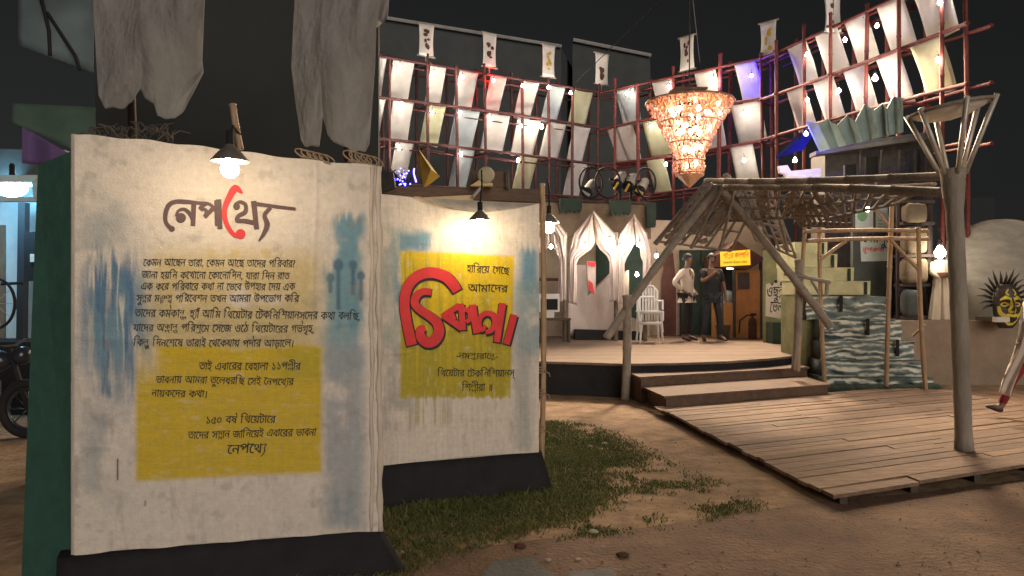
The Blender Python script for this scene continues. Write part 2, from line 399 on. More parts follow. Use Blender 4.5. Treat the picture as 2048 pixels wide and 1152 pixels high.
# ------------------------------------------------------------------ setting: ground, road
mb = MB(); mb.add([(-150, -60, 0), (150, -60, 0), (150, 250, 0), (-150, 250, 0)], [(0, 1, 2, 3)])
structure('ground', mb, M['dirt'])
mb = MB(); e = [gnd(700, 1150), gnd(870, 1108), gnd(1060, 1082), gnd(1250, 1062), gnd(1450, 1032), gnd(1650, 1003), gnd(1850, 985), gnd(2048, 960), gnd(2500, 890)]
mb.add([(-40, -40, .004)] + [(-40, 2.5, .004), (-1.6, 3.6, .004)] + [(p.x, p.y, .004) for p in e] + [(40, 18, .004), (40, -40, .004)], [tuple(range(len(e) + 5))])
structure('road', mb, M['road'])
mb = MB(); mb.slab([gnd(988, 1120, .010), gnd(1060, 1112, .010), gnd(1108, 1150, .010), gnd(1090, 1210, .010), gnd(930, 1210, .010), gnd(962, 1150, .010)], V(0, 0, -.012)); mb.slab([gnd(1140, 1142, .010), gnd(1225, 1134, .010), gnd(1250, 1210, .010), gnd(1120, 1210, .010)], V(0, 0, -.012))
structure('pavement', mb, pmat('grey_paving', (.15, .16, .165), (.09, .085, .08), 7, .85, .5, 40, detail=8))

# ------------------------------------------------------------------ the two painted panels
def disp1(u, z):
    u = np.asarray(u, float); z = np.asarray(z, float)
    return .006 * np.sin(u * 5 + z * 1.3) * np.sin(z * 2.1 + .6) + .003 * np.sin(u * 17 + 3 * np.sin(z * 2.5)) * .6 + .0035 * np.exp(-((z - 1.37 + .05 * np.sin(u * 3)) / .02) ** 2) + .004 * np.exp(-((u - 1.14 + .01 * np.sin(z * 5)) / .012) ** 2) * (z > .9)
def paint1(X, Y):
    n = fbm(X / 60, Y / 60); n2 = fbm(X / 14 + 5, Y / 60 + 3); n3 = fbm(X / 9, Y / 220 + 2, 3); f = fbm(X / 7, Y / 7)
    c = np.stack([.74 + 0 * X, .68 + 0 * X, .61 + 0 * X], -1) * (1 + .10 * (n - .5))[..., None]
    def lay(col, m):
        nonlocal c
        c = c * (1 - m[..., None]) + np.array(col) * m[..., None]
    lay((.38, .41, .42), .85 * rect(X, Y, 150, 265, 380, 1000, 60) * sst(.35, .65, n))
    lay((.36, .42, .38), .45 * rect(X, Y, 280, 640, 520, 760, 40) * sst(.3, .7, n))
    # blue wash with drips, left
    top = 505 + 70 * (n3 - .5) * 2
    lay((.10, .20, .33), sst(.26, .5, n3 * .7 + .3 * n2 + .12 * (n - .5)) * sst(top - 15, top + 25, Y) * (1 - sst(640, 840, Y + 160 * (n2 - .5))) * sst(152, 195, X) * (1 - sst(240, 310, X - 50 * (n - .5))))
    lay((.07, .17, .32), .9 * sst(.5, .66, fbm(X / 11 + 31, Y / 150 + 4, 3)) * rect(X, Y, 172, 282, 515 + 40 * n3, 790 + 60 * (n - .5), 22))
    lay((.16, .30, .40), .85 * rect(X, Y, 175, 300, 560, 740, 40) * sst(.35, .6, n2))
    # blue wash right
    wx = X + 13 * (fbm(X / 30 + 4, Y / 38, 4) - .5) * 2; wy = Y + 60 * (n3 - .5)
    lay((.15, .33, .43), .95 * rect(wx, wy, 672, 724, 432, 650, 12) * sst(.2, .5, n + .35 * n2))
    lay((.19, .36, .44), .85 * rect(wx, wy, 648, 724, 545, 745, 14) * sst(.25, .55, n + .3 * n2))
    lay((.36, .40, .43), .85 * rect(X, Y, 648, 728, 690, 1058, 16) * sst(.2, .5, n))
    lay((.24, .34, .38), .6 * rect(X, Y, 665, 710, 980, 1060, 14) * sst(.35, .6, n2))
    for bx, by, br, l in ((677, 530, 10, 90), (706, 530, 8, 60), (722, 552, 8, 50), (661, 556, 8, 30)):
        lay((.07, .16, .25), .85 * np.maximum(1 - sst(br - 3, br + 3, np.hypot(X - bx, (Y - by) * .8)), rect(X, Y, bx - 4, bx + 4, by, by + l, 3)))
    for bx, y0, y1 in ((236, 490, 690), (214, 500, 600), (262, 480, 570), (655, 460, 565), (246, 600, 760), (268, 660, 720)):
        hw = (1.3 + 5 * np.clip((y0 + 50 - Y) / 50, 0, 1)) * (1 - .75 * np.clip((Y - y0) / (y1 - y0), 0, 1)); lay((.68, .64, .58), .85 * (1 - sst(hw - 1, hw + 1.5, np.abs(X + 2 * np.sin(Y / 30) - bx))) * sst(y0 - 20, y0 + 12, Y) * (1 - sst(y1 - 40, y1, Y)))
    # yellow field
    ym = rect(X, Y, 272, 643, 692 + 22 * (n - .5), 962 - (X - 272) * .045, 7)
    yl = rect(X, Y, 300, 640, 505, 720, 34) * sst(.25, .55, n + .12) * .68
    for bx in (418, 468, 530): yl = np.maximum(yl, .7 * rect(X, Y, bx - 9, bx + 14, 497, 520, 7))
    lay((.62, .47, .14), yl)
    ym2 = ym * (1 - .75 * (1 - sst(272, 330, X + 90 * (n - .5))) * (1 - sst(690, 800, Y)))
    lay((.64, .46, .010), ym2 * (.9 + .1 * f))
    lay((.40, .36, .03), .55 * ym * rect(X, Y, 560, 646, 690, 760, 20))
    br = fbm(X / 70 + 3, Y / 2.6, 3) - .5; bv = fbm(X / 2.6 + 9, Y / 90, 3) - .5; c = c * (1 + (.15 * br + .10 * bv) * (.5 + .5 * ym2))[..., None]
    lay((.70, .60, .36), .4 * ym * sst(.62, .8, fbm(X / 22 + 7, Y / 9 + 4, 4)))
    # grime
    lay((.34, .30, .27), .30 * sst(.55, .8, n2) * (Y > 760) * (1 - ym)); lay((.3, .28, .25), .35 * sst(.6, .8, fbm(X / 25, Y / 25)) * (1 - ym))
    lay((.05, .05, .05), rect(X, Y, 234, 237, 917, 960, 1.5)); lay((.1, .1, .1), .8 * rect(X, Y, 289, 292, 1000, 1012, 1.5))
    return np.clip(c, .004, .85) * (.93 + .14 * f)[..., None]
def paint2(X, Y):
    n = fbm(X / 40 + 30, Y / 40); n2 = fbm(X / 10 + 5, Y / 45 + 8); n3 = fbm(X / 6, Y / 120 + 2, 3); f = fbm(X / 5, Y / 5)
    c = np.stack([.74 + 0 * X, .67 + 0 * X, .59 + 0 * X], -1) * (1 + .08 * (n - .5))[..., None]
    def lay(col, m):
        nonlocal c
        c = c * (1 - m[..., None]) + np.array(col) * m[..., None]
    lay((.36, .42, .38), .8 * rect(X, Y, 755, 800, 420, 690, 22) * sst(.25, .6, n))
    lay((.14, .30, .42), .95 * rect(X + 20 * (n2 - .5), Y - 26 * (n - .5), 795, 862, 462, 500, 12) * sst(.3, .5, n2 + .2 * n))
    lay((.2, .34, .42), .8 * rect(X, Y, 785, 812, 480, 640, 10) * sst(.35, .6, n2))
    lay((.15, .31, .44), .95 * rect(X, Y + 30 * (n3 - .5), 1040, 1075, 495, 585, 12) * sst(.25, .5, n + .3 * n2))
    lay((.26, .38, .42), .8 * rect(X, Y, 1030, 1090, 560, 720, 14) * sst(.2, .55, n))
    lay((.33, .36, .36), .6 * rect(X, Y, 1030, 1062, 690, 900, 12)); lay((.3, .31, .29), .6 * rect(X, Y, 768, 830, 690, 860, 18) * sst(.3, .6, n))
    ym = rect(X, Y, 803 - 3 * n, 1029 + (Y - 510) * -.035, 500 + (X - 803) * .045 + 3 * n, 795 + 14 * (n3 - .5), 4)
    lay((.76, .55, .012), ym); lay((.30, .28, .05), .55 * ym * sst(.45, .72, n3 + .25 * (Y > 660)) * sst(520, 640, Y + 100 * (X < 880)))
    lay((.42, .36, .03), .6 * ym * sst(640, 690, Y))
    lay((.40, .36, .12), .55 * rect(X, Y, 812, 900, 785, 850, 8) * sst(.45, .6, n3))
    br = fbm(X / 55 + 3, Y / 2.6, 3) - .5; bv = fbm(X / 2.4 + 9, Y / 70, 3) - .5; c = c * (1 + .1 * br + .22 * bv)[..., None]
    lay((.70, .62, .52), .4 * ym * sst(.66, .78, fbm(X / 8 + 7, Y / 24 + 4, 4)))
    lay((.33, .3, .27), .3 * sst(.55, .8, n2) * (1 - ym))
    return np.clip(c, .004, .85) * (.93 + .14 * f)[..., None]
def canvas_panel(face, xl, xr, topf, botf, nu, nv, paint, disp, parent, top_sag=None):
    # front sheet: columns by picture x, rows between top and bottom edges; vertices lie on the real plane
    xs = np.linspace(xl, xr, nu); t = np.linspace(0, 1, nv)
    X = np.repeat(xs[None, :], nv, 0); Y = topf(xs)[None, :] * (1 - t[:, None]) + botf(xs)[None, :] * t[:, None]
    A = np.array(face.A); n = np.array(face.n); U = np.array(face.U)
    D = np.stack([(X - CX) / F, np.ones_like(X), -(Y - CY) / F], -1); o = np.array([0, 0, H])
    k = ((A - o) @ n) / (D @ n); P = o + D * k[..., None]
    P = P + n * (disp((P - A) @ U, P[..., 2]))[..., None]
    mb = MB(); mb.v = [tuple(p) for p in P.reshape(-1, 3)]
    mb.f = [(j * nu + i, (j + 1) * nu + i, (j + 1) * nu + i + 1, j * nu + i + 1) for j in range(nv - 1) for i in range(nu - 1)]
    mb.col = paint(X, Y).reshape(-1, 3)
    part('painted_canvas', mb, M['canvas'], parent, True)
    b = MB(); back = [P[0, 0], P[0, nu // 4], P[0, nu // 2], P[0, 3 * nu // 4], P[0, -1], P[-1, -1], P[-1, 0]]
    b.slab([Vector(p) - face.n * .022 for p in back], -face.n * .05); part('backing_board', b, M['edge'], parent)
    return P
L1, R1 = V((150 - CX) / F * 3.6, 3.6, 0), V((760 - CX) / F * 4.2, 4.2, 0)
f1 = Face(L1, R1, disp1)
p1 = thing('painted_panel', (L1 + R1) / 2, 'larger painted canvas panel in front with a long black text under its title', 'panel')
top1 = lambda x: np.interp(x, [148, 300, 460, 600, 735, 764], [268, 281, 300, 318, 330, 334]) + 1.5 * np.sin(x / 17)
bot1 = lambda x: np.interp(x, [148, 240, 400, 600, 764], [1110, 1100, 1088, 1072, 1060]) + 1.5 * np.sin(x / 23)
P = canvas_panel(f1, 149, 762, top1, bot1, 300, 400, paint1, disp1, p1)
mb = MB()
for x, r in ((757, .016), (743, .011)):
    q0 = f1.hit(x, 334); q1 = f1.hit(x + (3 if x > 750 else 0), 1061)
    mb.tube([q0.lerp(q1, t) + f1.n * (.008 + .002 * math.sin(t * 37)) + f1.U * .004 * math.sin(t * 23 + x) for t in np.linspace(0, 1, 50)], [r * (1 + .25 * math.sin(t * 60 + x)) for t in np.linspace(0, 1, 50)], 10)
part('rolled_edge', mb, M['edge'], p1, True)
mb = MB()
q = [f1.hit(132, 1118), f1.hit(400, 1085), f1.hit(765, 1056)]
a0 = f1.A - f1.U * .08 - f1.n * .10; b0 = f1.B + f1.U * .01 - f1.n * .1
fr = [V(a0.x, a0.y, 0) + f1.n * .13, V(b0.x, b0.y, 0) + f1.n * .20 + f1.U * .12]
zt = [q[0].z, q[2].z]
lo = [fr[0], fr[1], V(b0.x, b0.y, 0) + f1.U * .12 - f1.n * .1, V(a0.x, a0.y, 0) - f1.n * .1]
hi = [a0 + f1.n * .072, b0 + f1.n * .072, b0 - f1.n * .05, a0 - f1.n * .05]; hi = [V(p.x, p.y, z) for p, z in zip(hi, (zt[0], zt[1], zt[1], zt[0]))]
def skirt(lo, hi, n=24):
    m = MB(); ring = []
    for c in range(4):
        for i in range(n): ring.append((lo[c].lerp(lo[(c + 1) % 4], i / n), hi[c].lerp(hi[(c + 1) % 4], i / n)))
    k = len(ring); rows = 7
    cen = sum((a for a, b in ring), V(0, 0, 0)) / k
    for j in range(rows):
        t = j / (rows - 1)
        for i, (a, b) in enumerate(ring):
            p = b.lerp(a, t); out = V(p.x - cen.x, p.y - cen.y, 0); out = out.normalized() if out.length else out
            m.v.append(tuple(p + out * (.012 * math.sin(i * .9 + t) * t)))
    m.f = [(j * k + i, j * k + (i + 1) % k, (j + 1) * k + (i + 1) % k, (j + 1) * k + i) for j in range(rows - 1) for i in range(k)] + [tuple(range(k))]
    return m
part('black_skirt', skirt(lo, hi), M['black_cloth'], p1, True)
T1 = [([(400, 406), (372, 403), (350, 404), (337, 412), (331, 430), (333, 447), (345, 459)], [5, 7, 9, 10, 9, 8, 10]), (344, 458, 6), ([(350, 404), (412, 407)], [7, 7]),
      (362, 436, 10), ([(353, 433), (357, 422), (369, 419), (380, 428), (386, 440)], [6, 6, 7, 8, 8]), ([(388, 404), (386, 452)], [10, 9]),
      ([(437, 399), (440, 458)], [11, 10]),
      (473, 413, 7), ([(469, 410), (480, 404), (491, 410), (490, 424), (477, 432), (474, 441), (490, 442), (510, 446)], [6, 7, 8, 9, 8, 8, 9, 9]), ([(507, 402), (513, 458)], [11, 10]),
      ([(507, 407), (550, 413), (591, 418)], [8, 7, 6]), ([(541, 415), (529, 430), (534, 448), (528, 466), (517, 482)], [7, 8, 11, 8, 2])]
f1.strokes(p1, T1, M['ink_brown'], .003, 'title_lettering')
for dx, dy in ((0, 0), (1.8, .6), (.8, 2), (-.8, 1)): f1.line(p1, 'প', 397 + dx, 440 + dx, 403 + dy, 406 + dy, 45, M['ink_brown'], .003 + .0003 * dy, 'title_lettering', slant=-.03, jit=0)
f1.strokes(p1, [([(485, 387), (471, 377), (458, 396), (449, 420), (452, 445), (466, 468), (482, 473)], [3, 16, 13, 11, 10, 9, 9]), (481, 468, 10)], M['ink_red'], .004, 'red_title_stroke')
for t, x0, x1, y0, y1, h in (
    ('কেমন আছেন তারা, কেমন আছে তাদের পরিবার?', 287, 590, 518, 521, 13.5), ('জানা হয়নি কখোনো কোনোদিন, যারা দিন রাত', 284, 579, 543, 545, 13.5),
    ('এক করে পরিবারে কথা না ভেবে উপহার দেয় এক', 282, 590, 566, 567, 13.5), ('সুন্দর মঞ্চস্থ পরিবেশন তখন আমরা উপভোগ করি', 273, 598, 590, 590, 13.5),
    ('তাদের কর্মকান্ড, হ্যাঁ আমি থিয়েটার টেকনিশিয়ানসদের কথা বলছি,', 270, 720, 619, 625, 14.5), ('যাদের অক্লান্ত পরিশ্রমে সেজে ওঠে থিয়েটারের গর্ভগৃহ,', 267, 628, 648, 651, 14),
    ('কিন্তু দিনশেষে তারাই থেকেযায় পর্দার আড়ালে।', 267, 588, 678, 680, 14), ('তাই এবারের বেহালা ১১পল্লীর', 398, 601, 726, 725, 14),
    ('ভাবনায় আমরা তুলেধরছি সেই নেপথ্যের', 312, 587, 752, 757, 13.5), ('নায়কদের কথা।', 303, 415, 779, 782, 13.5), ('১৫০ বর্ষ থিয়েটারে', 411, 551, 834, 831, 14),
    ('তাদের সম্মান জানিয়েই এবারের ভাবনা', 376, 632, 864, 857, 14), ('নেপথ্যে', 455, 532, 889, 889, 18)):
    f1.line(p1, t, x0, x1, y0, y1, h)

def disp2(u, z):
    u = np.asarray(u, float); z = np.asarray(z, float)
    return .006 * np.sin(u * 6 + z) * np.sin(z * 2.3) + .002 * np.sin(u * 23 + 4 * z) + .004 * np.exp(-((z - 1.12) / .015) ** 2) * (u < .45) - .10 * np.exp(-((u - .6) / .26) ** 2) * np.clip((z - 2.0) / .3, 0, 1) ** 1.5
L2, R2 = V((700 - CX) / F * 5.32, 5.32, 0), V((1085 - CX) / F * 5.88, 5.88, 0)
f2 = Face(L2, R2, disp2)
p2 = thing('painted_panel', (L2 + R2) / 2, 'smaller painted canvas panel behind with a big red word on yellow', 'panel')
top2 = lambda x: np.interp(x, [690, 765, 840, 900, 960, 1030, 1086], [380, 388, 393, 416, 426, 418, 405])
bot2 = lambda x: np.interp(x, [690, 765, 860, 960, 1070, 1086], [938, 931, 921, 911, 905, 904])
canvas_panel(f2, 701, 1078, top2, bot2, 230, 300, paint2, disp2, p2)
mb = MB(); mb.grid(lambda u, v: f2.hit(830 + u * 250, 0) * 0 + (lambda q: V(q.x, q.y, H - ((np.interp(830 + u * 250, [830, 860, 960, 1080], [392, 393, 398, 404])) * (1 - v) + (top2(830 + u * 250)) * v - CY) / F * q.y) + f2.n * (.015 * math.sin(v * 3) - .11 * (1 - v)))(f2.hit(830 + u * 250, 410)), 24, 5)
part('folded_top_hem', mb, M['edge'], p2, True)
a0 = f2.A - f2.n * .02; b0 = f2.B + f2.U * .0
zt = [f2.hit(701, 938).z, f2.hit(1070, 905).z]
hi = [V(p.x, p.y, z) for p, z in zip([a0 - f2.n * .02, b0 - f2.n * .02, b0 - f2.n * .14, a0 - f2.n * .14], (zt[0], zt[1], zt[1], zt[0]))]
lo = [a0 + f2.n * .06, b0 + f2.n * .08 + f2.U * .06, b0 - f2.n * .2 + f2.U * .06, a0 - f2.n * .2]
part('black_skirt', skirt([V(p.x, p.y, 0) for p in lo], hi), M['black_cloth'], p2, True)
BIG = [([(823, 690), (813, 645), (808, 605), (815, 573), (834, 552), (860, 545), (888, 552), (905, 568), (914, 582)], [21, 20, 20, 20, 21, 22, 22, 21, 19]),
       ([(862, 584), (845, 583), (832, 592), (829, 607), (840, 620), (857, 631), (873, 645), (877, 664), (868, 680), (854, 685), (842, 675), (840, 660), (850, 655)], [13, 14, 16, 16, 16, 17, 19, 21, 22, 20, 19, 17, 12]),
       ([(884, 631), (918, 611)], [9, 13]), ([(884, 631), (923, 655)], [9, 15]), ([(921, 607), (925, 660)], [12, 12]), ([(924, 618), (937, 622), (939, 637), (931, 644)], [9, 9, 10, 7]), ([(900, 622), (905, 640)], [10, 14]),
       ([(944, 609), (952, 666)], [14, 14]),
       ([(970, 650), (963, 660), (957, 648), (961, 633), (973, 626), (985, 631), (989, 646), (982, 660), (970, 664)], [7, 8, 9, 10, 11, 11, 11, 10, 8]), ([(1004, 606), (999, 640), (992, 684)], [14, 13, 13]), ([(984, 634), (1000, 628)], [6, 7]),
       ([(1027, 629), (1011, 688)], [14, 13])]
f2.strokes(p2, BIG, M['ink'], .003, 'word_outline', 5, 1.6, 2.8)
f2.strokes(p2, BIG, M['ink_red'], .010, 'red_word_lettering')
for t, x0, x1, y0, y1, h in (('হারিয়ে গেছে', 934, 1018, 530, 535, 14), ('আমাদের', 936, 1015, 569, 570, 14), ('-নমস্কারান্তে-', 912, 996, 706, 707, 11), ('থিয়েটার টেকনিশিয়ানস্', 875, 1028, 740, 740, 13), ('শিল্পীরা ॥', 924, 985, 768, 768, 14)):
    f2.line(p2, t, x0, x1, y0, y1, h, slant=.05)
# bamboo at the right edge of the smaller panel
t = thing('bamboo_post', gnd(1083, 940), 'bamboo post with rope ties at the right edge of the smaller panel', 'post')
mb = MB(); mb.bamboo(V(.236, 6.0, 0), V(.245, 6.0, 2.45), .022); part('cane', mb, M['bamboo'], t, True)
for z in (.72, .42, .9):
    mb = MB(); mb.tube([V(.24, 6.0, z) + V(.027 * math.cos(a), .027 * math.sin(a), .0035 * a) for a in np.linspace(0, 6 * math.pi, 60)], .006, 5)
    mb.tube([V(.262, 5.99, z + .03), V(.3, 5.98, z + .01), V(.31, 5.98, z - .02)], .005, 5); part('rope_tie', mb, M['rope'], t, True)

# ------------------------------------------------------------------ lamps
def bulb_mesh(mb, c, r): mb.lathe(Vector(c), [(.001, -r), (r * .5, -r * .88), (r * .86, -r * .5), (r, 0), (r * .9, r * .42), (r * .6, r * .95), (r * .36, r * 1.3), (r * .34, r * 1.6)], 14)
def shade_lamp(px, py, Y, w, br, label, stick_top, mat):
    c = at(px, py, Y); t = thing('hanging_lamp', c, label, 'lamp')
    mb = MB(); mb.lathe(c + V(0, 0, br * .5), [(w, 0), (w * .98, .006), (w * .62, w * .5), (w * .3, w * .78), (w * .2, w * .95), (w * .19, w * 1.25), (.001, w * 1.25)], 26); mb.lathe(c + V(0, 0, br * .5), [(w * .97, .002), (w * .6, w * .46), (w * .27, w * .72), (.001, w * .74)], 26)
    part('lamp_shade', mb, M['shade'], t, True)
    mb = MB(); bulb_mesh(mb, c - V(0, 0, br * .35), br); part('bulb', mb, mat, t, True)
    mb = MB(); mb.tube([c + V(0, 0, br * .9), c + V(0, 0, w * 1.9)], br * .45, 10); part('socket', mb, M['black'], t, True)
    mb = MB(); top = c + V(0, 0, w * 1.7)
    if stick_top == 'cord': mb.tube([top, top + V(.01, .12, .16), top + V(0, .32, .3)], .007, 6); part('cord', mb, M['black'], t, True)
    else:
        mb.bamboo(top + V(.012, .10, -.05), Vector(stick_top), .017, 8, .15); part('bamboo_stick', mb, M['bamboo'], t, True)
        mb = MB(); mb.tube([top, top + V(0, .04, .05), top + V(.01, .1, .02)], .006, 6); part('cord', mb, M['black'], t, True)
    return t
M['bulb_panel2'] = emat('second_panel_bulb', (1, .78, .5), 110)
shade_lamp(460, 332, 3.42, .085, .042, 'shaded lamp on a bamboo stick over the title of the larger panel', at(465, 208, 3.52), M['bulb_panel'])
shade_lamp(960, 447, 5.42, .083, .045, 'dome shaded lamp over the yellow square of the smaller panel', 'cord', M['bulb_panel2'])
lt = shade_lamp(1098, 452, 6.2, .09, .045, 'shaded lamp glowing just right of the smaller panel, before the curtains', 'cord', M['bulb_panel2'])

# ------------------------------------------------------------------ stage, steps, deck
e = [(-5, 12.6), (-3, 12.1), (-1.2, 11.5), (.46, 11.1), (1.63, 10.75), (2.4, 10.85), (3.2, 11.1), (4.0, 11.55), (4.72, 12.15), (5.3, 13.0), (5.55, 13.9), (5.5, 15), (5.3, 17.5), (-5, 17.5)]
t = thing('round_stage', (1.5, 13, 0), 'low round wooden stage with a black skirt under the curtains and men', 'stage')
mb = MB(); y = 10.7; k = 0
# boards across the stage, clipped to its outline
def clip(poly, y0, y1):
    def cut(pl, f):
        out = []
        for a, b in zip(pl, pl[1:] + pl[:1]):
            fa, fb = f(a), f(b)
            if fa >= 0: out.append(a)
            if fa * fb < 0: s = fa / (fa - fb); out.append((a[0] + (b[0] - a[0]) * s, a[1] + (b[1] - a[1]) * s))
        return out
    return cut(cut(poly, lambda p: p[1] - y0), lambda p: y1 - p[1])
while y < 17.5:
    c = clip(e, y, y + .19)
    if len(c) > 2: mb.slab([V(a, b, .5) for a, b in c], (0, 0, -.035))
    y += .2
part('stage_boards', mb, M['stage_wood'], t)
mb = MB()
n = len(e); ce = (1.4, 14)
ii = [(ce[0] + (a - ce[0]) * .992, ce[1] + (b - ce[1]) * .985) for a, b in e]
dense = []
for a, b in zip(ii, ii[1:] + ii[:1]):
    for q in range(10): dense.append((a[0] + (b[0] - a[0]) * q / 10, a[1] + (b[1] - a[1]) * q / 10))
k = len(dense)
for z in (.462, .25, 0): mb.v += [(a + .012 * math.sin(i * 1.7) * (z < .4), b + .02 * math.sin(i * 1.3) * (z < .4), z) for i, (a, b) in enumerate(dense)]
mb.f = [(j * k + i, j * k + (i + 1) % k, (j + 1) * k + (i + 1) % k, (j + 1) * k + i) for j in range(2) for i in range(k)]
part('black_skirt', mb, M['black_cloth'], t, True)
FD = V(.912, .411, 0); LD = V(-.125, .992, 0); D0 = V(2.32, 5.36, 0)
t = thing('wooden_steps', (3.2, 10.2, 0), 'two broad dark wooden steps up from the deck to the stage', 'steps')
a = V(1.92, 9.32, 0); mb = MB(); b2 = a + FD * 2.85
mb.slab([a + V(0, 0, .235), b2 + V(0, 0, .235), b2 + V(0, 1.2, .235), a + LD * 1.2 + V(0, 0, .235)], (0, 0, -.03)); mb.slab([a + V(.03, .03, .2), b2 + V(-.03, .03, .2), b2 + V(-.03, 1.1, .2), a + V(-.05, 1.15, .2)], (0, 0, -.2)); part('step', mb, M['step_wood'], t)
a = V(1.76, 10.22, 0); mb = MB(); b2 = a + FD * 3.15
mb.slab([a + V(0, 0, .37), b2 + V(0, 0, .37), b2 + V(0, .5, .37), V(4.3, 11.75, .37), V(3.2, 11.15, .37), V(1.7, 10.8, .37)], (0, 0, -.03)); mb.slab([a + V(.03, .03, .338), b2 + V(-.03, .03, .338), b2 + V(-.03, .5, .338), V(4.27, 11.72, .338), V(3.2, 11.14, .338), V(1.72, 10.77, .338)], (0, 0, -.338)); part('step', mb, M['step_wood'], t)
t = thing('wooden_deck', D0 + FD * 2.4 + LD * 2, 'large low plank deck on the ground in front of the steps', 'deck')
mb = MB(); s = 0.0; k = 0
while s < 4.05:
    wd = random.uniform(.13, .17); l0 = random.uniform(-.025, .02); x = l0; segs = []
    cuts = [l0] + ([random.uniform(1.4, 3.6)] if k % 3 else [random.uniform(.9, 1.6), random.uniform(3, 3.9)]) + [4.95]
    for c0, c1 in zip(cuts[:-1], cuts[1:]):
        dz = random.uniform(-.004, .006); tl = random.uniform(-.006, .006)
        q = [D0 + LD * s + FD * c0, D0 + LD * s + FD * (c1 - .006), D0 + LD * (s + wd - .012) + FD * (c1 - .006), D0 + LD * (s + wd - .012) + FD * c0]
        mb.slab([V(q[0].x, q[0].y, .1 + dz), V(q[1].x, q[1].y, .1 + dz + tl), V(q[2].x, q[2].y, .1 + dz + tl), V(q[3].x, q[3].y, .1 + dz)], (0, 0, -.028))
    s += wd; k += 1
part('planks', mb, M['wood'], t)
mb = MB()
for q in np.linspace(.15, 4.7, 7):
    c = D0 + FD * q + LD * 2.02; mb.box(c + V(0, 0, .034), (.06, 3.95, .066), Matrix.Rotation(math.atan2(.125, .992), 3, 'Z'))
part('joists', mb, M['dark_wood'], t)

# ------------------------------------------------------------------ scaffold horseshoe with lit cloths
LEV = [7.0, 6.02, 5.04, 4.05]
wings = [('left side', V(-3.35, 16.85, 0), V(2.44, 20.5, 0)), ('back', V(2.44, 20.5, 0), V(5.8, 17.3, 0)), ('right side', V(5.8, 17.3, 0), V(7.55, 12.4, 0))]
def on_wing(i, px, z, off=0.0):
    _, A, B = wings[i]; U = (B - A).normalized(); n = V(-U.y, U.x, 0); A = A + n * off
    d = V((px - CX) / F, 1, 0); k = (A.x * U.y - A.y * U.x) / (d.x * U.y - d.y * U.x); p = d * k
    return V(p.x, p.y, z)
def wnorm(i): U = (wings[i][2] - wings[i][1]).normalized(); return V(-U.y, U.x, 0)
vert_px = [[757, 783, 857, 912, 971, 1046, 1095, 1142, 1200], [1232, 1275, 1345, 1442, 1524], [1556, 1607, 1664, 1730, 1803, 1886]]
wlab = ['left side of the red bamboo scaffold, running back from the front panels', 'back of the red bamboo scaffold, behind the chandelier', 'right side of the red bamboo scaffold, highest in the photo']
for i in range(3):
    A, B = wings[i][1], wings[i][2]; n = wnorm(i); mid = (A + B) / 2
    t = thing('bamboo_scaffold', mid, wlab[i], 'scaffold', 'red scaffold sides')
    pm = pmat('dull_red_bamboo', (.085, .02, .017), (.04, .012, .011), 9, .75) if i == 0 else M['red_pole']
    for off in (0, .55):
        for px in vert_px[i]:
            b = on_wing(i, px, 0) + n * off; mb = MB(); jx = random.uniform(-.05, .05)
            mb.bamboo(b, b + V(jx, 0, 7.05 + random.uniform(-.05, .3)), .04 if px not in (1275, 1442) else .055, 7, .8); part('pole', mb, pm, t, True)
        for z in LEV:
            mb = MB(); U = (B - A).normalized()
            zz = random.uniform(-.04, .04); mb.bamboo(A + n * off - U * .1 + V(0, 0, z + zz - .03), B + n * off + U * .12 + V(0, 0, z - zz), .037, 7, .9); part('rail', mb, pm, t, True)
            if off == 0 and i != 2 or z > 6.5:
                mb = MB(); mb.bamboo(A + n * (off + .1) + V(0, 0, z - .16), B + n * (off + .08) + V(0, 0, z - .12), .026, 6, .9); part('rail', mb, pm, t, True)
    for px in vert_px[i][::2]:
        for z in LEV[:3]:
            b = on_wing(i, px, z - .05); mb = MB(); mb.bamboo(b - n * .12, b + n * .7, .026, 6, .5); part('cross_tie', mb, pm, t, True)
cl = {0: [[(757, 775), (788, 830), (862, 893), (920, 957), (983, 1014), (1045, 1079), (1098, 1131), (1150, 1186)],
          [(748, 772), (787, 828), (854, 892), (912, 960), (974, 1020), (1036, 1083), (1095, 1133), (1149, 1181)], [(792, 828), (914, 950), (1040, 1076), (1142, 1176)]],
      1: [[(1228, 1268), (1304, 1343), (1388, 1430), (1468, 1510)], [(1213, 1264), (1284, 1334), (1396, 1438), (1460, 1521)], [(1290, 1326), (1459, 1505)]],
      2: [[(1572, 1610), (1628, 1672), (1686, 1730), (1752, 1804), (1822, 1890)], [(1572, 1608), (1624, 1664), (1684, 1727), (1750, 1796), (1818, 1880)]]}
special = {(0, 0, 4): ('red lit', 'cloth_lit'), (0, 0, 7): ('yellowish', 'cloth_yel'), (0, 0, 6): ('greenish grey', 'cloth_cool'), (0, 1, 2): ('yellowish', 'cloth_yel'), (0, 2, 2): ('yellowish', 'cloth_yel'), (0, 2, 1): ('grey', 'cloth_cool'),
           (0, 0, 1): ('pale', 'cloth_lit'), (0, 1, 3): ('bluish white', 'cloth_cool'), (1, 0, 0): ('greenish grey', 'cloth_cool'), (1, 1, 1): ('yellowish', 'cloth_yel'), (1, 2, 0): ('greenish', 'cloth_yel'), (1, 0, 3): ('blue lit', 'cloth_lit'), (2, 1, 4): ('yellow green', 'cloth_yel')}
wname = ['left side', 'back', 'right side']; rname = ['top row', 'middle row', 'bottom row']
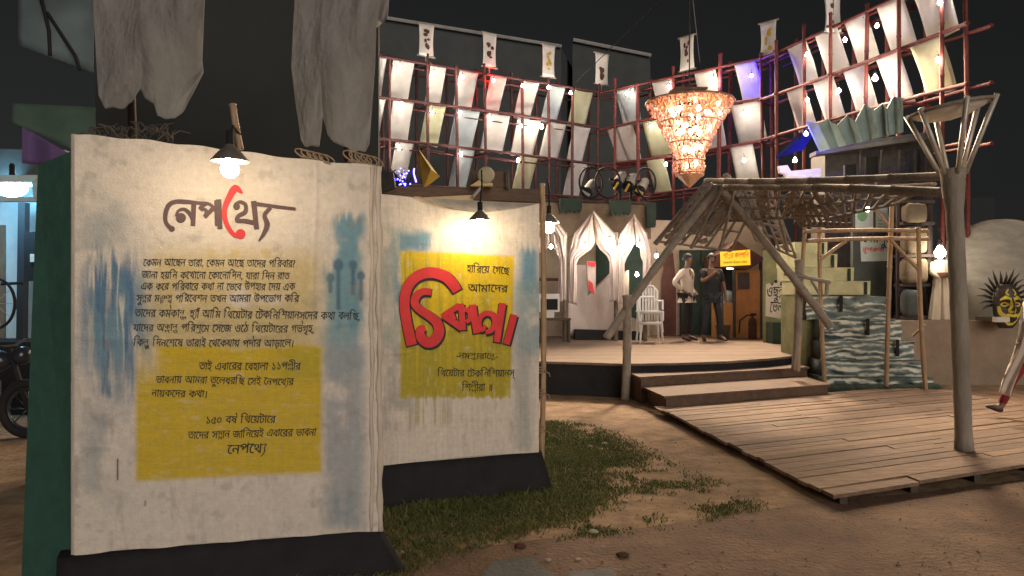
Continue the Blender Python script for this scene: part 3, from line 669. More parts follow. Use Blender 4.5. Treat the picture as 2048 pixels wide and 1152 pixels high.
for i in cl:
    n = wnorm(i)
    for r, row in enumerate(cl[i]):
        for k, (x0, x1) in enumerate(row):
            a = on_wing(i, x0, LEV[r] - .02); b = on_wing(i, x1, LEV[r] - .02); z1 = LEV[r + 1] + .04
            U = (b - a).normalized(); sh = U * (-.04 if i == 0 else .05) * random.uniform(.3, 1.2)
            inn = random.uniform(.92, 1.0); tw = random.uniform(-.05, .05); ph = random.uniform(0, 6); sag = random.uniform(.01, .05)
            def fn(u, v, a=a, b=b, z1=z1, sh=sh, inn=inn, tw=tw, ph=ph, sag=sag):
                p = a.lerp(b, .5 + (u - .5) * (1 - (1 - inn) * v)); d = (.36 + tw) * v
                p = p + n * (d + .02 * math.sin(u * 7 + ph) * math.sin(v * math.pi) + .015 * math.sin(math.pi * v)) + sh * v
                return V(p.x, p.y, p.z + (z1 - p.z) * v - sag * math.sin(math.pi * u) * (1 - v) * .6 + .02 * math.sin(u * 5 + ph) * v)
            mb = MB(); mb.thick(fn, 9, 12, n * .006)
            look, mt = special.get((i, r, k), ('white', 'cloth_lit'))
            solo('hung_cloth', mb, M[mt], f'{look} cloth, {ORD[k]} from left in the {rname[r]}, scaffold {wname[i]}', 'cloth', 'cloths on the scaffold', True)
# bulbs on the scaffold : one built, the rest copied
def make_bulb(kind, r):
    t = thing('light_bulb', (0, 0, 0), '', 'bulb', 'bulbs on the scaffold')
    mb = MB(); bulb_mesh(mb, (0, 0, 0), r); part('glass', mb, M[kind], t, True)
    mb = MB(); mb.tube([V(0, 0, r * 1.4), V(0, 0, r * 2.6)], r * .42, 8); part('socket', mb, M['black'], t, True)
    mb = MB(); mb.tube([V(0, 0, r * 2.6), V(.01, .02, r * 3.8), V(.0, .06, r * 5)], r * .1, 5); part('cord', mb, M['black'], t, True)
    return t
BL = [(0, 0, 800, 133, 1), (0, 0, 868, 147, 2), (0, 0, 925, 155, 3), (0, 0, 987, 162, 4, 'bulb_red'), (0, 0, 1045, 172, 5), (0, 0, 1097, 175, 6), (0, 0, 1141, 186, 7, 'bulb_big'),
      (0, 1, 750, 208, 0), (0, 1, 803, 208, 1), (0, 1, 864, 226, 2), (0, 1, 920, 226, 3), (0, 1, 983, 238, 4), (0, 1, 1042, 252, 5), (0, 1, 1083, 254, 6, 'bulb_flood'), (0, 2, 798, 296, 0), (0, 2, 922, 309, 1), (0, 2, 1036, 321, 2),
      (1, 0, 1254, 187, 0), (1, 0, 1338, 174, 1), (1, 0, 1427, 160, 2, 'bulb_flood'), (1, 0, 1503, 152, 3, 'bulb_blue'), (1, 1, 1302, 254, 1), (1, 1, 1487, 230, 3), (1, 2, 1332, 329, 0), (1, 2, 1488, 321, 1),
      (2, 0, 1614, 110, 0, 'bulb_big'), (2, 0, 1690, 80, 1, 'bulb_big'), (2, 0, 1754, 52, 2, 'bulb_big'), (2, 0, 1880, 5, 4, 'bulb_big'), (2, 1, 1615, 200, 0, 'bulb_big'), (2, 1, 1678, 182, 1, 'bulb_big'), (2, 1, 1750, 157, 2, 'bulb_flood'), (2, 1, 1877, 120, 4, 'bulb_big')]
M['bulb_flood'] = emat('flood_bulb', (1, .85, .64), 260)
protos = {}
for q in BL:
    i, r, px, py, k = q[:5]; kd = q[5] if len(q) > 5 else 'bulb'; n = wnorm(i)
    rad = .05 if kd == 'bulb_flood' else .036
    Yb = on_wing(i, px, 0).y; p = at(px, py, (on_wing(i, px, 0) - n * (.1 if kd in ('bulb_red', 'bulb_blue') else .38)).y)
    if kd not in protos: o = protos[kd] = make_bulb(kd, rad)
    else: o = copy_tree(protos[kd])
    o.location = p
    w_ = {'bulb_red': 'red bulb', 'bulb_blue': 'deep blue bulb', 'bulb_flood': 'large dazzling bulb', 'bulb_big': 'bright bare bulb'}.get(kd, 'small bare bulb')
    o['label'] = f'{w_} beside the {ORD[k]} cloth of the {rname[r]}, scaffold {wname[i]}'
    if kd == 'bulb_flood':           # warm spot added at each of these bulbs to light deck and yard
        ld = bpy.data.lights.new('flood', 'SPOT'); ld.energy = {1083: 2600, 1427: 3400, 1750: 1800}[px]; ld.color = (1, .74, .48); ld.spot_size = R(95); ld.spot_blend = .8; ld.shadow_soft_size = .75
        lo_ = bpy.data.objects.new('flood', ld); COL.objects.link(lo_); lo_.parent = o; lo_.location = (0, -.12, -.06)
        tgt = {1083: V(1.6, 9.2, 0), 1427: V(3.4, 8.2, 0), 1750: V(4.2, 7.6, 0)}[px]
        lo_.rotation_euler = (tgt - p).to_track_quat('-Z', 'Y').to_euler()

# banners standing on the top rail
BN = [(0, 838, 868, 48, 112), (0, 966, 993, 66, 134), (0, 1085, 1110, 90, 154), (0, 1191, 1217, 107, 169), (1, 1359, 1388, 72, 140), (1, 1520, 1553, 43, 113), (2, 1648, 1681, -6, 66)]
bl = ['leftmost faded picture banner on the scaffold top rail', 'second picture banner from the left on the scaffold top rail', 'banner with a yellowish picture, third from the left on the top rail', 'banner over the left inner corner of the scaffold', 'small banner standing directly above the chandelier', 'banner above the blue lit cloth', 'banner on the right scaffold side, cut by the top of the photo']
for q, (i, x0, x1, y0, y1) in enumerate(BN):
    a = on_wing(i, x0, 0); b = on_wing(i, x1, 0); Y = (a.y + b.y) / 2
    if i == 2: b = V((x1 - CX) / F * Y, Y, 0); a = V((x0 - CX) / F * Y, Y, 0)
    zt = H - (y0 - CY) / F * Y; zb = H - (y1 - CY) / F * Y; n = wnorm(i)
    t = thing('picture_banner', (a + b) / 2 + V(0, 0, zb), bl[q], 'banner', 'banners on the scaffold top')
    def fn(u, v, a=a, b=b, zt=zt, zb=zb):
        p = a.lerp(b, .5 + (u - .5) * (1 - .12 * math.sin(math.pi * v))); return V(p.x, p.y, zt + (zb - zt) * v) + n * .015 * math.sin(u * 5 + v * 3)
    mb = MB(); mb.thick(fn, 8, 10, n * .012)
    part('cloth', mb, M['white_paint'], t, True)
    pm_ = MB(); rr = random.Random(q * 11 + 3)
    for _ in range(9):
        uc, vc = rr.uniform(.32, .68), rr.uniform(.2, .8); ru, rv = rr.uniform(.06, .16), rr.uniform(.03, .09)
        o_ = len(pm_.v)
        for s_ in range(9):
            an = 2 * math.pi * s_ / 9; p = fn(min(max(uc + ru * math.cos(an), .05), .95), min(max(vc + rv * math.sin(an), .05), .95)); pm_.v.append(tuple(p - n * (.006 + .0012 * _)))
        pm_.f.append(tuple(range(o_, o_ + 9)))
    part('picture', pm_, M[['brown_red', 'brown_red', 'yel_cloth', 'brown_red', 'brown_red', 'yel_cloth', 'brown_red'][q]], t)
    mb = MB(); m_ = (a + b) / 2 + n * .03; mb.tube([V(m_.x, m_.y, 6.95), V(m_.x, m_.y, zt)], .02, 6); mb.tube([V(a.x, a.y, zt) + n * .02 - (b - a) * .12, V(b.x, b.y, zt) + n * .02 + (b - a) * .12], .022, 6); mb.tube([V(a.x, a.y, zb) + n * .02 - (b - a) * .1, V(b.x, b.y, zb) + n * .02 + (b - a) * .1], .022, 6)
    part('rods', mb, M['gray_pole'], t, True)

# dark sheds behind the scaffold
t = thing('dark_shed', (-2, 27, 0), 'dark shed with a pale roof edge behind the left scaffold side', 'shed')
a, b = at(420, -18, 26), at(1122, 95, 30); mb = MB(); mb.slab([V(a.x, a.y, 0), V(b.x, b.y, 0), b, a], V(1.5, 6, 0)); part('wall', mb, M['shed_wall'], t)
mb = MB(); mb.tube([a + V(0, -.15, 0), b + V(0, -.15, 0)], .07, 6); part('roof_edge', mb, M['tin'], t)
t = thing('dark_shed', (4, 31, 0), 'second dark shed with a short pale roof edge, behind the scaffold back', 'shed')
a, b = at(1145, 82, 31), at(1300, 113, 32); mb = MB(); mb.slab([V(a.x, a.y, 0), V(b.x, b.y, 0), b, a], V(1, 5, 0)); part('wall', mb, M['shed_wall'], t)
mb = MB(); mb.tube([a + V(0, -.15, 0), b + V(0, -.15, 0)], .08, 6); part('roof_edge', mb, M['tin'], t)
mb = MB(); mb.slab([(-14, 25.5, 0), (16, 24.5, 0), (16, 24.5, 4.6), (-14, 25.5, 4.6)], V(0, .3, 0)); solo('backdrop_fence', mb, M['dark_wall'], 'dark high fence closing the yard behind the scaffold', 'fence')

# ------------------------------------------------------------------ chandelier
ch = at(1379, 205, 13.2); sc = 13.2 / F
t = thing('chandelier', ch + V(0, 0, -170 * sc), 'great tiered chandelier of clay cups glowing over the stage', 'chandelier')
prof = [(205, 83), (225, 72), (247, 60), (268, 49), (287, 40), (305, 31), (322, 27), (335, 29), (348, 27), (375, 2)]
zz = lambda y: ch.z - (y - 205) * sc
mbs = [MB(), MB(), MB(), MB()]; ncup = 0
def prof_r(y): return float(np.interp(y, [p[0] for p in prof], [p[1] for p in prof])) * sc
for y in np.arange(207, 352, 5.5):
    r = prof_r(y); nk = max(14, int(2 * math.pi * r / .072)); tier = 0 if y < 247 else 1 if y < 287 else 2 if y < 325 else 3
    for k in range(nk):
        a = 2 * math.pi * (k + random.uniform(-.25, .25)) / nk; rr = r * random.uniform(.86, 1.06)
        c = V(ch.x + rr * math.cos(a), ch.y + rr * math.sin(a), zz(y) + random.uniform(-.02, .02)); s_ = random.uniform(.016, .024)
        q_ = mbs[tier]; own = math.sin(a) < -.25 and ncup < 100 and random.random() < .35
        if own: q_ = MB(); ncup += 1
        q_.lathe(c, [(s_ * 1.15, s_ * 1.2), (s_ * .95, 0), (s_ * .6, -s_ * 1.1), (.001, -s_ * 1.1)], 6)
        if own: part('cup', q_, M['cup' if tier < 2 else 'cup_lo'], t, True)
for a_, b_ in ((0, 1), (2, 3)): mbs[a_].add(mbs[b_].v, mbs[b_].f)
mbs[0].add(mbs[2].v, mbs[2].f); part('cup_rows', mbs[0], M['cup'], t, True)['kind'] = 'stuff'
for y in (205, 247, 287, 322, 347):
    mb = MB(); r = prof_r(y) * 1.03; mb.tube([V(ch.x + r * math.cos(a), ch.y + r * math.sin(a), zz(y)) for a in np.linspace(0, 2 * math.pi, 41)], .018 if y == 205 else .013, 6, False); part('hoop', mb, M['ring'], t, True)
mb = MB(); mb.lathe((ch.x, ch.y, zz(350)), [(27 * sc, 0), (24 * sc, -.03), (13 * sc, -.13), (1 * sc, -.225)], 10); part('finial_cone', mb, pmat('copper_cone', (.62, .36, .22), (.45, .22, .12), 9, .5), t)
mb = MB()
for k in range(10):
    a = 2 * math.pi * k / 10; mb.tube([V(ch.x + prof_r(y) * math.cos(a) * .98, ch.y + prof_r(y) * math.sin(a) * .98, zz(y)) for y in (205, 247, 287, 322, 347)], .008, 5)
part('ribs', mb, M['ring'], t)
mb = MB()
for k in range(12): mb.tube([V(ch.x, ch.y, zz(199)), V(ch.x + prof_r(205) * math.cos(k * math.pi / 6), ch.y + prof_r(205) * math.sin(k * math.pi / 6), zz(204))], .01, 5)
mb.lathe((ch.x, ch.y, zz(206)), [(.3, 0), (prof_r(205) * .97, .0)], 24); part('top_disc', mb, pmat('orange_cup_base', (.6, .25, .07), (.42, .14, .05), 12, .7, trans=.4), t)
mb = MB()
for j, (y, w0) in enumerate(((180, 34), (187, 40), (194, 36))):
    for k in range(3): mb.box((ch.x + (k - 1) * .012 * 0 + random.uniform(-.03, .03), ch.y + (k - 1) * .13, zz(y)), (w0 * 2 * sc, .05, .03))
for k in (-1, 0, 1): mb.box((ch.x + k * .24, ch.y, zz(187)), (.05, .3, .14))
part('slat_crown', mb, M['dark_wood'], t)
mb = MB(); mb.tube([V(ch.x, ch.y, zz(182)), V(ch.x, ch.y, 7.25)], .012, 5); mb.tube([V(ch.x, ch.y, 7.25), on_wing(1, 1400, 7.2)], .01, 5); mb.tube([V(ch.x, ch.y, 7.25), on_wing(0, 1150, 7.15)], .01, 5); part('hanging_cable', mb, M['black'], t)
for (px, py) in ((1330, 233), (1347, 232), (1371, 220), (1418, 224), (1427, 238), (1345, 256), (1381, 249), (1347, 275), (1387, 278), (1406, 266), (1365, 303), (1389, 301), (1367, 337), (1385, 333), (1402, 240), (1360, 262)):
    r = prof_r(py) * 1.04; dx = max(-r * .97, min(r * .97, (px - 1379) * sc)); c = V(ch.x + dx, ch.y - math.sqrt(max(r * r - dx * dx, .0004)), zz(py))
    mb = MB(); bulb_mesh(mb, c, .026); part('bulb', mb, M['bulb_small'], t, True)
for y, r in ((225, .3), (262, .18), (300, .09)):
    mb = MB()
    for k in range(5 if y < 290 else 3): bulb_mesh(mb, V(ch.x + r * math.cos(k * 1.256), ch.y + r * math.sin(k * 1.256), zz(y)), .04)
    part('inner_bulb', mb, M['bulb_small'], t, True)

# ------------------------------------------------------------------ torch post on the deck
YT = 6.85
t = thing('torch_post', at(1928, 893, YT), 'tall grey post on the deck flaring into an open strut cup', 'post')
b0 = at(1928, 900, YT); b0.z = .1; c0 = at(1906, 345, YT)
mb = MB(); pts = [b0.lerp(c0, s_) + V(.005 * math.sin(s_ * 4), 0, 0) for s_ in np.linspace(0, 1, 22)]
rs = [.074 + .0022 * math.sin(i * 1.9) for i in range(22)]; rs[0] = .085; rs[-1] = .103; rs[-2] = .098; rs[-3] = .088
mb.tube(pts, rs, 16); part('post', mb, pmat('pale_post_wrap', (.33, .295, .245), (.21, .19, .16), 5, .85, .6, 24, (1, 1, .35)), t, True)
mb = MB(); mb.lathe(c0 - V(0, 0, .13), [(.088, 0), (.1, .07), (.118, .15), (.112, .16), (.08, .13), (.001, .12)], 20); part('collar', mb, pmat('collar_wrap', (.36, .32, .26), (.24, .21, .17), 12, .9, .5, 40), t, True)
rc = at(1900, 217, YT); rr = .335
mb = MB(); mb.lathe(rc, [(.001, -.11), (rr * .5, -.085), (rr * .82, -.04), (rr, .01), (rr * .98, .02), (rr * .6, -.05), (.001, -.09)], 36); 
for i_, v_ in enumerate(mb.v): mb.v[i_] = (v_[0], v_[1], v_[2] + (v_[0] - rc.x) * .18)
part('white_disc', mb, pmat('white_disc', (.86, .85, .8), (.74, .72, .67), 6, .7), t)  # bellied down into a bowl so its underside catches the frontal sun
mb = MB(); mb.tube([V(rc.x + rr * 1.03 * math.cos(a), rc.y + rr * 1.03 * math.sin(a), rc.z + rr * 1.03 * math.cos(a) * .18) for a in np.linspace(0, 2 * math.pi, 40)], .016, 7, False); part('rim', mb, M['gray_pole'], t, True)
for k in range(6):
    a = 2 * math.pi * k / 6 + .35; top = V(rc.x + rr * 1.1 * math.cos(a), rc.y + rr * 1.1 * math.sin(a), rc.z + .03 + rr * math.cos(a) * .18); bot = c0 + V(.1 * math.cos(a), .1 * math.sin(a), -.02)
    mb = MB(); mb.tube([bot, bot.lerp(top, .5) + V(0, 0, .004), top], [.02, .022, .024], 6); part('strut', mb, pmat('silver_strut', (.6, .57, .5), (.4, .37, .32), 9, .4, metal=.25) if 'strut' not in M else M['strut'], t, True)

# ------------------------------------------------------------------ canopy gate
t = thing('canopy_gate', (3, 11, 0), 'cutwork canopy on crossed grey poles over the stage steps', 'canopy')
def pole(a, b, r, name='pole', mt='gray_pole'): mb = MB(); mb.bamboo(a, b, r, 8, .6); part(name, mb, M[mt], t, True)
g = V(at(1250, 0, 10.55).x, 10.55, 0); pole(g, at(1254, 590, 10.55), .062, 'post')
pole(V(at(1590, 560, 10.95).x, 10.95, .37), at(1597, 520, 10.95), .06, 'post')
pole(at(1213, 676, 10.45), at(1456, 352, 11.1), .062, 'raking_pole'); pole(at(1662, 655, 10.75), at(1440, 375, 11.1), .06, 'raking_pole')
pole(at(1412, 362, 11.2), at(1888, 352, 6.98), .042, 'beam', 'canopy'); pole(at(1420, 375, 11.3), at(1888, 385, 7.05), .05, 'beam', 'canopy')
pole(at(1590, 445, 11.3), at(1700, 450, 10.6), .035, 'beam', 'dark_wood'); pole(at(1416, 362, 11.2), at(1310, 488, 11.8), .04, 'beam', 'canopy')
def cutwork(c, kx, ky, scal, name='cutwork_panel', mt='canopy'):     # framed lattice with rows of cut scallops; c = four corners TL TR BR BL
    mb = MB(); Q = lambda u, v: c[0].lerp(c[1], u).lerp(c[3].lerp(c[2], u), v)
    nn = (c[1] - c[0]).cross(c[3] - c[0]).normalized()
    for u in np.linspace(0, 1, kx): mb.tube([Q(u, 0), Q(u, .5) + nn * .01, Q(u, 1)], .022, 5)
    for v in np.linspace(0, 1, ky): mb.tube([Q(0, v), Q(1, v)], .02, 5)
    for (u0, u1, v0, v1, nu, nv) in scal:
        for i in range(nu):
            for j in range(nv):
                uc = u0 + (u1 - u0) * (i + .5) / nu; vc = v0 + (v1 - v0) * (j + .5) / nv; du = (u1 - u0) / nu * .46; dv = (v1 - v0) / nv * .46
                pl = [Q(uc + du * math.cos(a) * (.55 if math.sin(a) < 0 else 1), vc + dv * math.sin(a)) for a in np.linspace(.2, math.pi * 1.9, 9)]
                mb.slab([p - nn * .008 for p in pl], nn * .016)
    part(name, mb, M[mt], t)
cutwork([at(1437, 372, 11.25), at(1520, 385, 11.2), at(1462, 502, 11.7), at(1312, 482, 11.8)], 7, 4, [(.02, .34, .05, .95, 2, 6), (.5, .66, .05, .95, 1, 7), (.7, .98, .05, .5, 2, 4)])
cutwork([at(1478, 398, 11.2), at(1548, 398, 11.2), at(1592, 516, 11.5), at(1512, 480, 11.5)], 6, 5, [(.05, .4, .02, .6, 3, 5), (.62, .98, .05, .95, 1, 7)])
cutwork([at(1420, 372, 11.3), at(1700, 376, 9.3), at(1625, 434, 10.6), at(1470, 440, 11.3)], 12, 4, [(.02, .2, .1, .95, 2, 4), (.34, .46, .1, .9, 1, 4), (.6, .7, .1, .9, 1, 4)])
cutwork([at(1600, 382, 10.2), at(1870, 368, 7.3), at(1790, 408, 8.4), at(1640, 440, 10.4)], 9, 3, [(.1, .3, .1, .9, 2, 2)])

cutwork([at(1406, 372, 11.0), at(1500, 372, 11.0), at(1420, 470, 11.5), at(1335, 462, 11.5)], 9, 5, [(.04, .22, .05, .95, 1, 7), (.72, .96, .05, .95, 1, 6)])
cutwork([at(1560, 392, 10.6), at(1700, 392, 9.6), at(1705, 452, 10.0), at(1600, 452, 10.6)], 10, 4, [(.1, .3, .1, .9, 2, 3)])
for x0, y0, x1, y1 in ((1424, 366, 1330, 490), (1446, 372, 1382, 496), (1470, 374, 1440, 500), (1540, 372, 1576, 500), (1640, 372, 1600, 442), (1668, 372, 1640, 430), (1696, 372, 1668, 424), (1724, 370, 1700, 418), (1752, 368, 1736, 412)):
    pole(at(x0, y0, 10.7 if x0 < 1600 else 9.9), at(x1, y1, 11.3 if x0 < 1600 else 10.3), .024, 'lath', 'canopy')
# ------------------------------------------------------------------ curtain pavilion
YP = 15.3
t = thing('castle_pavilion', V(1.4, 15.6, .5), 'tan walled pavilion with dark green battlement pads behind the curtains', 'pavilion')
def quad(pts, th): m = MB(); m.slab(pts, th); return m
part('fascia', quad([at(1010, 402, 15.9), at(1302, 410, 15.9), at(1302, 478, 15.9), at(1010, 470, 15.9)], V(0, .12, 0)), M['tan'], t)
part('roof', quad([at(1010, 400, 16.05), at(1300, 408, 16.05), at(1300, 408, 16.05) + V(0, 1.4, 0), at(1010, 400, 16.05) + V(0, 1.4, 0)], V(0, 0, .05)), M['dark_wood'], t)
for x0, x1, y0, y1 in ((1120, 1164, 396, 420), (1221, 1262, 400, 425), (1294, 1312, 405, 450)):
    pl = [at(x0, y0, 15.75), at(x1, y0, 15.75)] + [at(x1 + (x0 - x1) * k / 10, y1 + (5 if k % 2 else 0), 15.75) for k in range(11)]
    part('battlement_pad', quad(pl, V(0, .12, 0)), M['dgreen'], t)
for px in (1041, 1130, 1232, 1290):
    mb = MB(); b = at(px, 684, YP); mb.tube([V(b.x, YP, .5), V(b.x, YP, 2.75)], .045, 8); part('post', mb, M['gray_pole'], t, True)
part('back_wall', quad([at(1040, 470, 16.9), at(1300, 470, 16.9), V(at(1300, 470, 16.9).x, 16.9, .5), V(at(1040, 470, 16.9).x, 16.9, .5)], V(0, .1, 0)), M['beige'], t)
part('back_opening', quad([at(1192, 490, 16.86), at(1290, 490, 16.86), at(1290, 675, 16.86), at(1192, 600, 16.86)], V(0, .02, 0)), M['dgreen'], t)
part('yellow_cloth', quad([at(1170, 440, 15.8), at(1196, 440, 15.8), at(1200, 488, 15.8), at(1165, 488, 15.8)], V(0, .02, 0)), M['yel_cloth'], t)
def drape(peak, side, sh, tie, bot, fold, Y, name='drape'):
    # one half of a tied-back curtain; side -1: gathered to the left post
    def outer(v): return np.interp(v, [0, .28, .55, 1], [peak[0], sh[0], tie[0] + side * 5, bot[0] + side * 5]), np.interp(v, [0, .28, .55, 1], [peak[1], sh[1], tie[1], bot[1]])
    def inner(v): return np.interp(v, [0, .12, .36, .44, .5, .58, 1], [peak[0], peak[0] - side * -1.5, fold[0], fold[0] + side * 7, tie[0] - side * 16, tie[0] - side * 11, bot[0] - side * 12]), np.interp(v, [0, .12, .36, .44, .5, .58, 1], [peak[1] + 2, peak[1] + 22, fold[1], fold[1] + 14, tie[1] + 4, tie[1] + 16, bot[1] + 5])
    ph = peak[0] * .37 + side
    def fn(u, v):
        o = outer(v); i = inner(v); x = o[0] + (i[0] - o[0]) * u; y = o[1] + (i[1] - o[1]) * u
        w_ = .022 * math.sin(u * 13 + v * 5 + ph) + .015 * math.sin(u * 29 - v * 7 + ph * 2) + .012 * math.sin(u * 6 + v * 19 + ph)
        if v < .5: y += 7 * math.sin(math.pi * u) * math.sin(2 * math.pi * v)
        return at(x, y, Y + w_ - .06 * math.sin(math.pi * u))
    mb = MB(); mb.thick(fn, 34, 44, V(0, .012, 0)); return mb
bays = [((1097, 424), (1060, 470), (1133, 470), 1045, 1128, 'left white curtain arch, half hidden behind the smaller panel'), ((1187, 423), (1148, 468), (1229, 470), 1142, 1230, 'middle white curtain arch with a yellow cloth in its peak'), ((1268, 430), (1240, 470), (1294, 472), 1238, 1297, 'narrow right white curtain arch beside the white chairs')]
for pk, sl, sr, tl, tr, lab in bays:
    c = thing('draped_curtain', V(at(pk[0], 600, YP).x, YP, .5), lab, 'curtain', 'white curtain arches')
    part('drape', drape(pk, -1, sl, (tl, 512), (tl, 605), (pk[0] + 3, 484), YP - .08), M['curtain'], c, True)
    part('drape', drape(pk, 1, sr, (tr, 508), (tr, 600), (pk[0] + 5, 484), YP - .08), M['curtain'], c, True)
    mb = MB(); mb.tube([at(sl[0], sl[1], YP), at(pk[0], pk[1], YP), at(sr[0], sr[1], YP)], .03, 6); part('arch_pole', mb, M['gray_pole'], c)
# set pieces inside the pavilion
mb = MB(); mb.slab([at(1137, 530, 15.9), at(1172, 530, 15.9), at(1176, 592, 15.9), at(1226, 545, 15.9), at(1230, 667, 15.9), at(1137, 667, 15.9)], V(0, .5, 0)); solo('set_piece', mb, M['curtain'], 'pale stepped stage set block inside the middle curtain arch', 'set piece')
mb = MB(); mb.slab([V(at(1150, 0, 15.7).x, 15.62, .5), V(at(1292, 0, 15.7).x, 15.62, .5), V(at(1292, 0, 15.7).x, 15.62, .68), V(at(1150, 0, 15.7).x, 15.62, .72)], V(0, .3, 0)); solo('plinth', mb, M['black_cloth'], 'black plinth under the beige set block', 'plinth')
mb = MB(); mb.slab([at(1243, 548, 15.7), at(1258, 540, 15.7), at(1258, 632, 15.7), at(1288, 645, 15.7), at(1292, 672, 15.7), at(1236, 668, 15.7), at(1236, 600, 15.7)], V(0, .3, 0)); solo('set_piece', mb, M['beige'], 'beige cut-out set block inside the right curtain arch', 'set piece')
t = thing('letter_board', at(1182, 590, 15.5), 'narrow pale board with a red painted stroke hanging in the middle arch', 'board')
part('board', quad([at(1174, 522, 15.55), at(1192, 524, 15.55), at(1191, 592, 15.55), at(1177, 580, 15.55)], V(0, .03, 0)), M['curtain'], t)
mb = MB(); mb.slab([at(1174, 523, 15.52), at(1192, 525, 15.52), at(1190, 534, 15.52), at(1176, 531, 15.52)], V(0, .01, 0)); mb.slab([at(1177, 560, 15.52), at(1185, 566, 15.52), at(1190, 590, 15.52), at(1178, 578, 15.52)], V(0, .01, 0)); part('red_stroke', mb, M['ink_red'], t)
t = thing('wooden_table', V(at(1110, 0, 15.0).x, 15.0, .5), 'small dark table in the left curtain arch', 'table')
part('table_top', quad([at(1078, 636, 14.8), at(1142, 636, 14.8), at(1142, 636, 15.3), at(1078, 636, 15.3)], V(0, 0, -.05)), M['crate'], t)
for px, Y in ((1082, 14.85), (1138, 14.85), (1084, 15.25), (1137, 15.25)):
    p = at(px, 640, Y); mb = MB(); mb.tube([V(p.x, p.y, .5), V(p.x, p.y, p.z)], .03, 6); part('leg', mb, M['crate'], t)
t = thing('old_monitor', at(1098, 628, 15.1), 'white framed monitor with a dark screen on the small table', 'monitor')
zb = at(0, 636, 14.8).z
mb = MB(); c = at(1098, 600, 15.05); mb.box((c.x, c.y, zb + .3), (.42, .25, .36)); mb.box((c.x, c.y, zb + .06), (.2, .2, .12)); part('case', mb, M['plastic'], t)
mb = MB(); mb.box((c.x, c.y - .13, zb + .27), (.34, .02, .22)); part('screen', mb, M['black'], t)
part('upper_shelf', quad([at(1080, 556, 15.4), at(1120, 556, 15.4), at(1120, 562, 15.4), at(1080, 562, 15.4)], V(0, .3, 0)), M['brown_red'], bpy.data.objects['castle_pavilion'])
# plastic chairs
def chair(z, dy, label):
    c = thing('plastic_chair', V(at(1299, 0, 14.9).x, 14.9 + dy, z), label, 'chair', 'white plastic chairs'); x, y = c.location.x, c.location.y
    mb = MB(); mb.grid(lambda u, v: V(x - .21 + .42 * u, y - .2 + .4 * v, z + .42 - .02 * math.sin(math.pi * u)), 6, 5); mb.box((x, y - .2, z + .4), (.42, .02, .06)); part('seat', mb, M['plastic'], c, True)
    mb = MB()
    for k in range(6): mb.box((x - .15 + .06 * k, y + .2 + .03, z + .66), (.03, .018, .46))
    mb.tube([V(x - .2, y + .19, z + .42), V(x - .21, y + .24, z + .82), V(x - .12, y + .25, z + .92), V(x + .12, y + .25, z + .92), V(x + .21, y + .24, z + .82), V(x + .2, y + .19, z + .42)], .022, 6); part('backrest', mb, M['plastic'], c)
    for sx in (-1, 1):
        for sy in (-1, 1):
            mb = MB(); mb.tube([V(x + sx * .19, y + sy * .18, z + .42), V(x + sx * .23, y + sy * .22, z)], [.026, .02], 6); part('leg', mb, M['plastic'], c)
        mb = MB(); mb.tube([V(x + sx * .23, y + .2, z + .62), V(x + sx * .25, y - .12, z + .63), V(x + sx * .23, y - .2, z + .45)], .02, 6); part('armrest', mb, M['plastic'], c)
chair(.5, 0, 'lower white plastic chair of the stacked pair beside the right curtain'); chair(.72, .03, 'upper white plastic chair of the stacked pair beside the right curtain')
# bulbs on the curtains
for px, py, Y, lab in ((1170, 494, 15.1, 'bare bulb on the left drape of the middle curtain arch'), (1220, 481, 15.1, 'bare bulb on the right drape of the middle curtain arch'), (1240, 495, 15.1, 'bare bulb on the left drape of the right curtain arch'), (1278, 490, 15.1, 'bare bulb on the right drape of the right curtain arch'), (1102, 494, 15.6, 'bare bulb low inside the left curtain arch'), (1274, 549, 15.9, 'bare bulb deep inside the right curtain arch'), (1313, 512, 16.3, 'bulb on the beige wall right of the curtains')):
    o = copy_tree(protos['bulb_big']); o.location = at(px, py, Y - .28); o['label'] = lab; o['group'] = 'bulbs in the curtain pavilion'
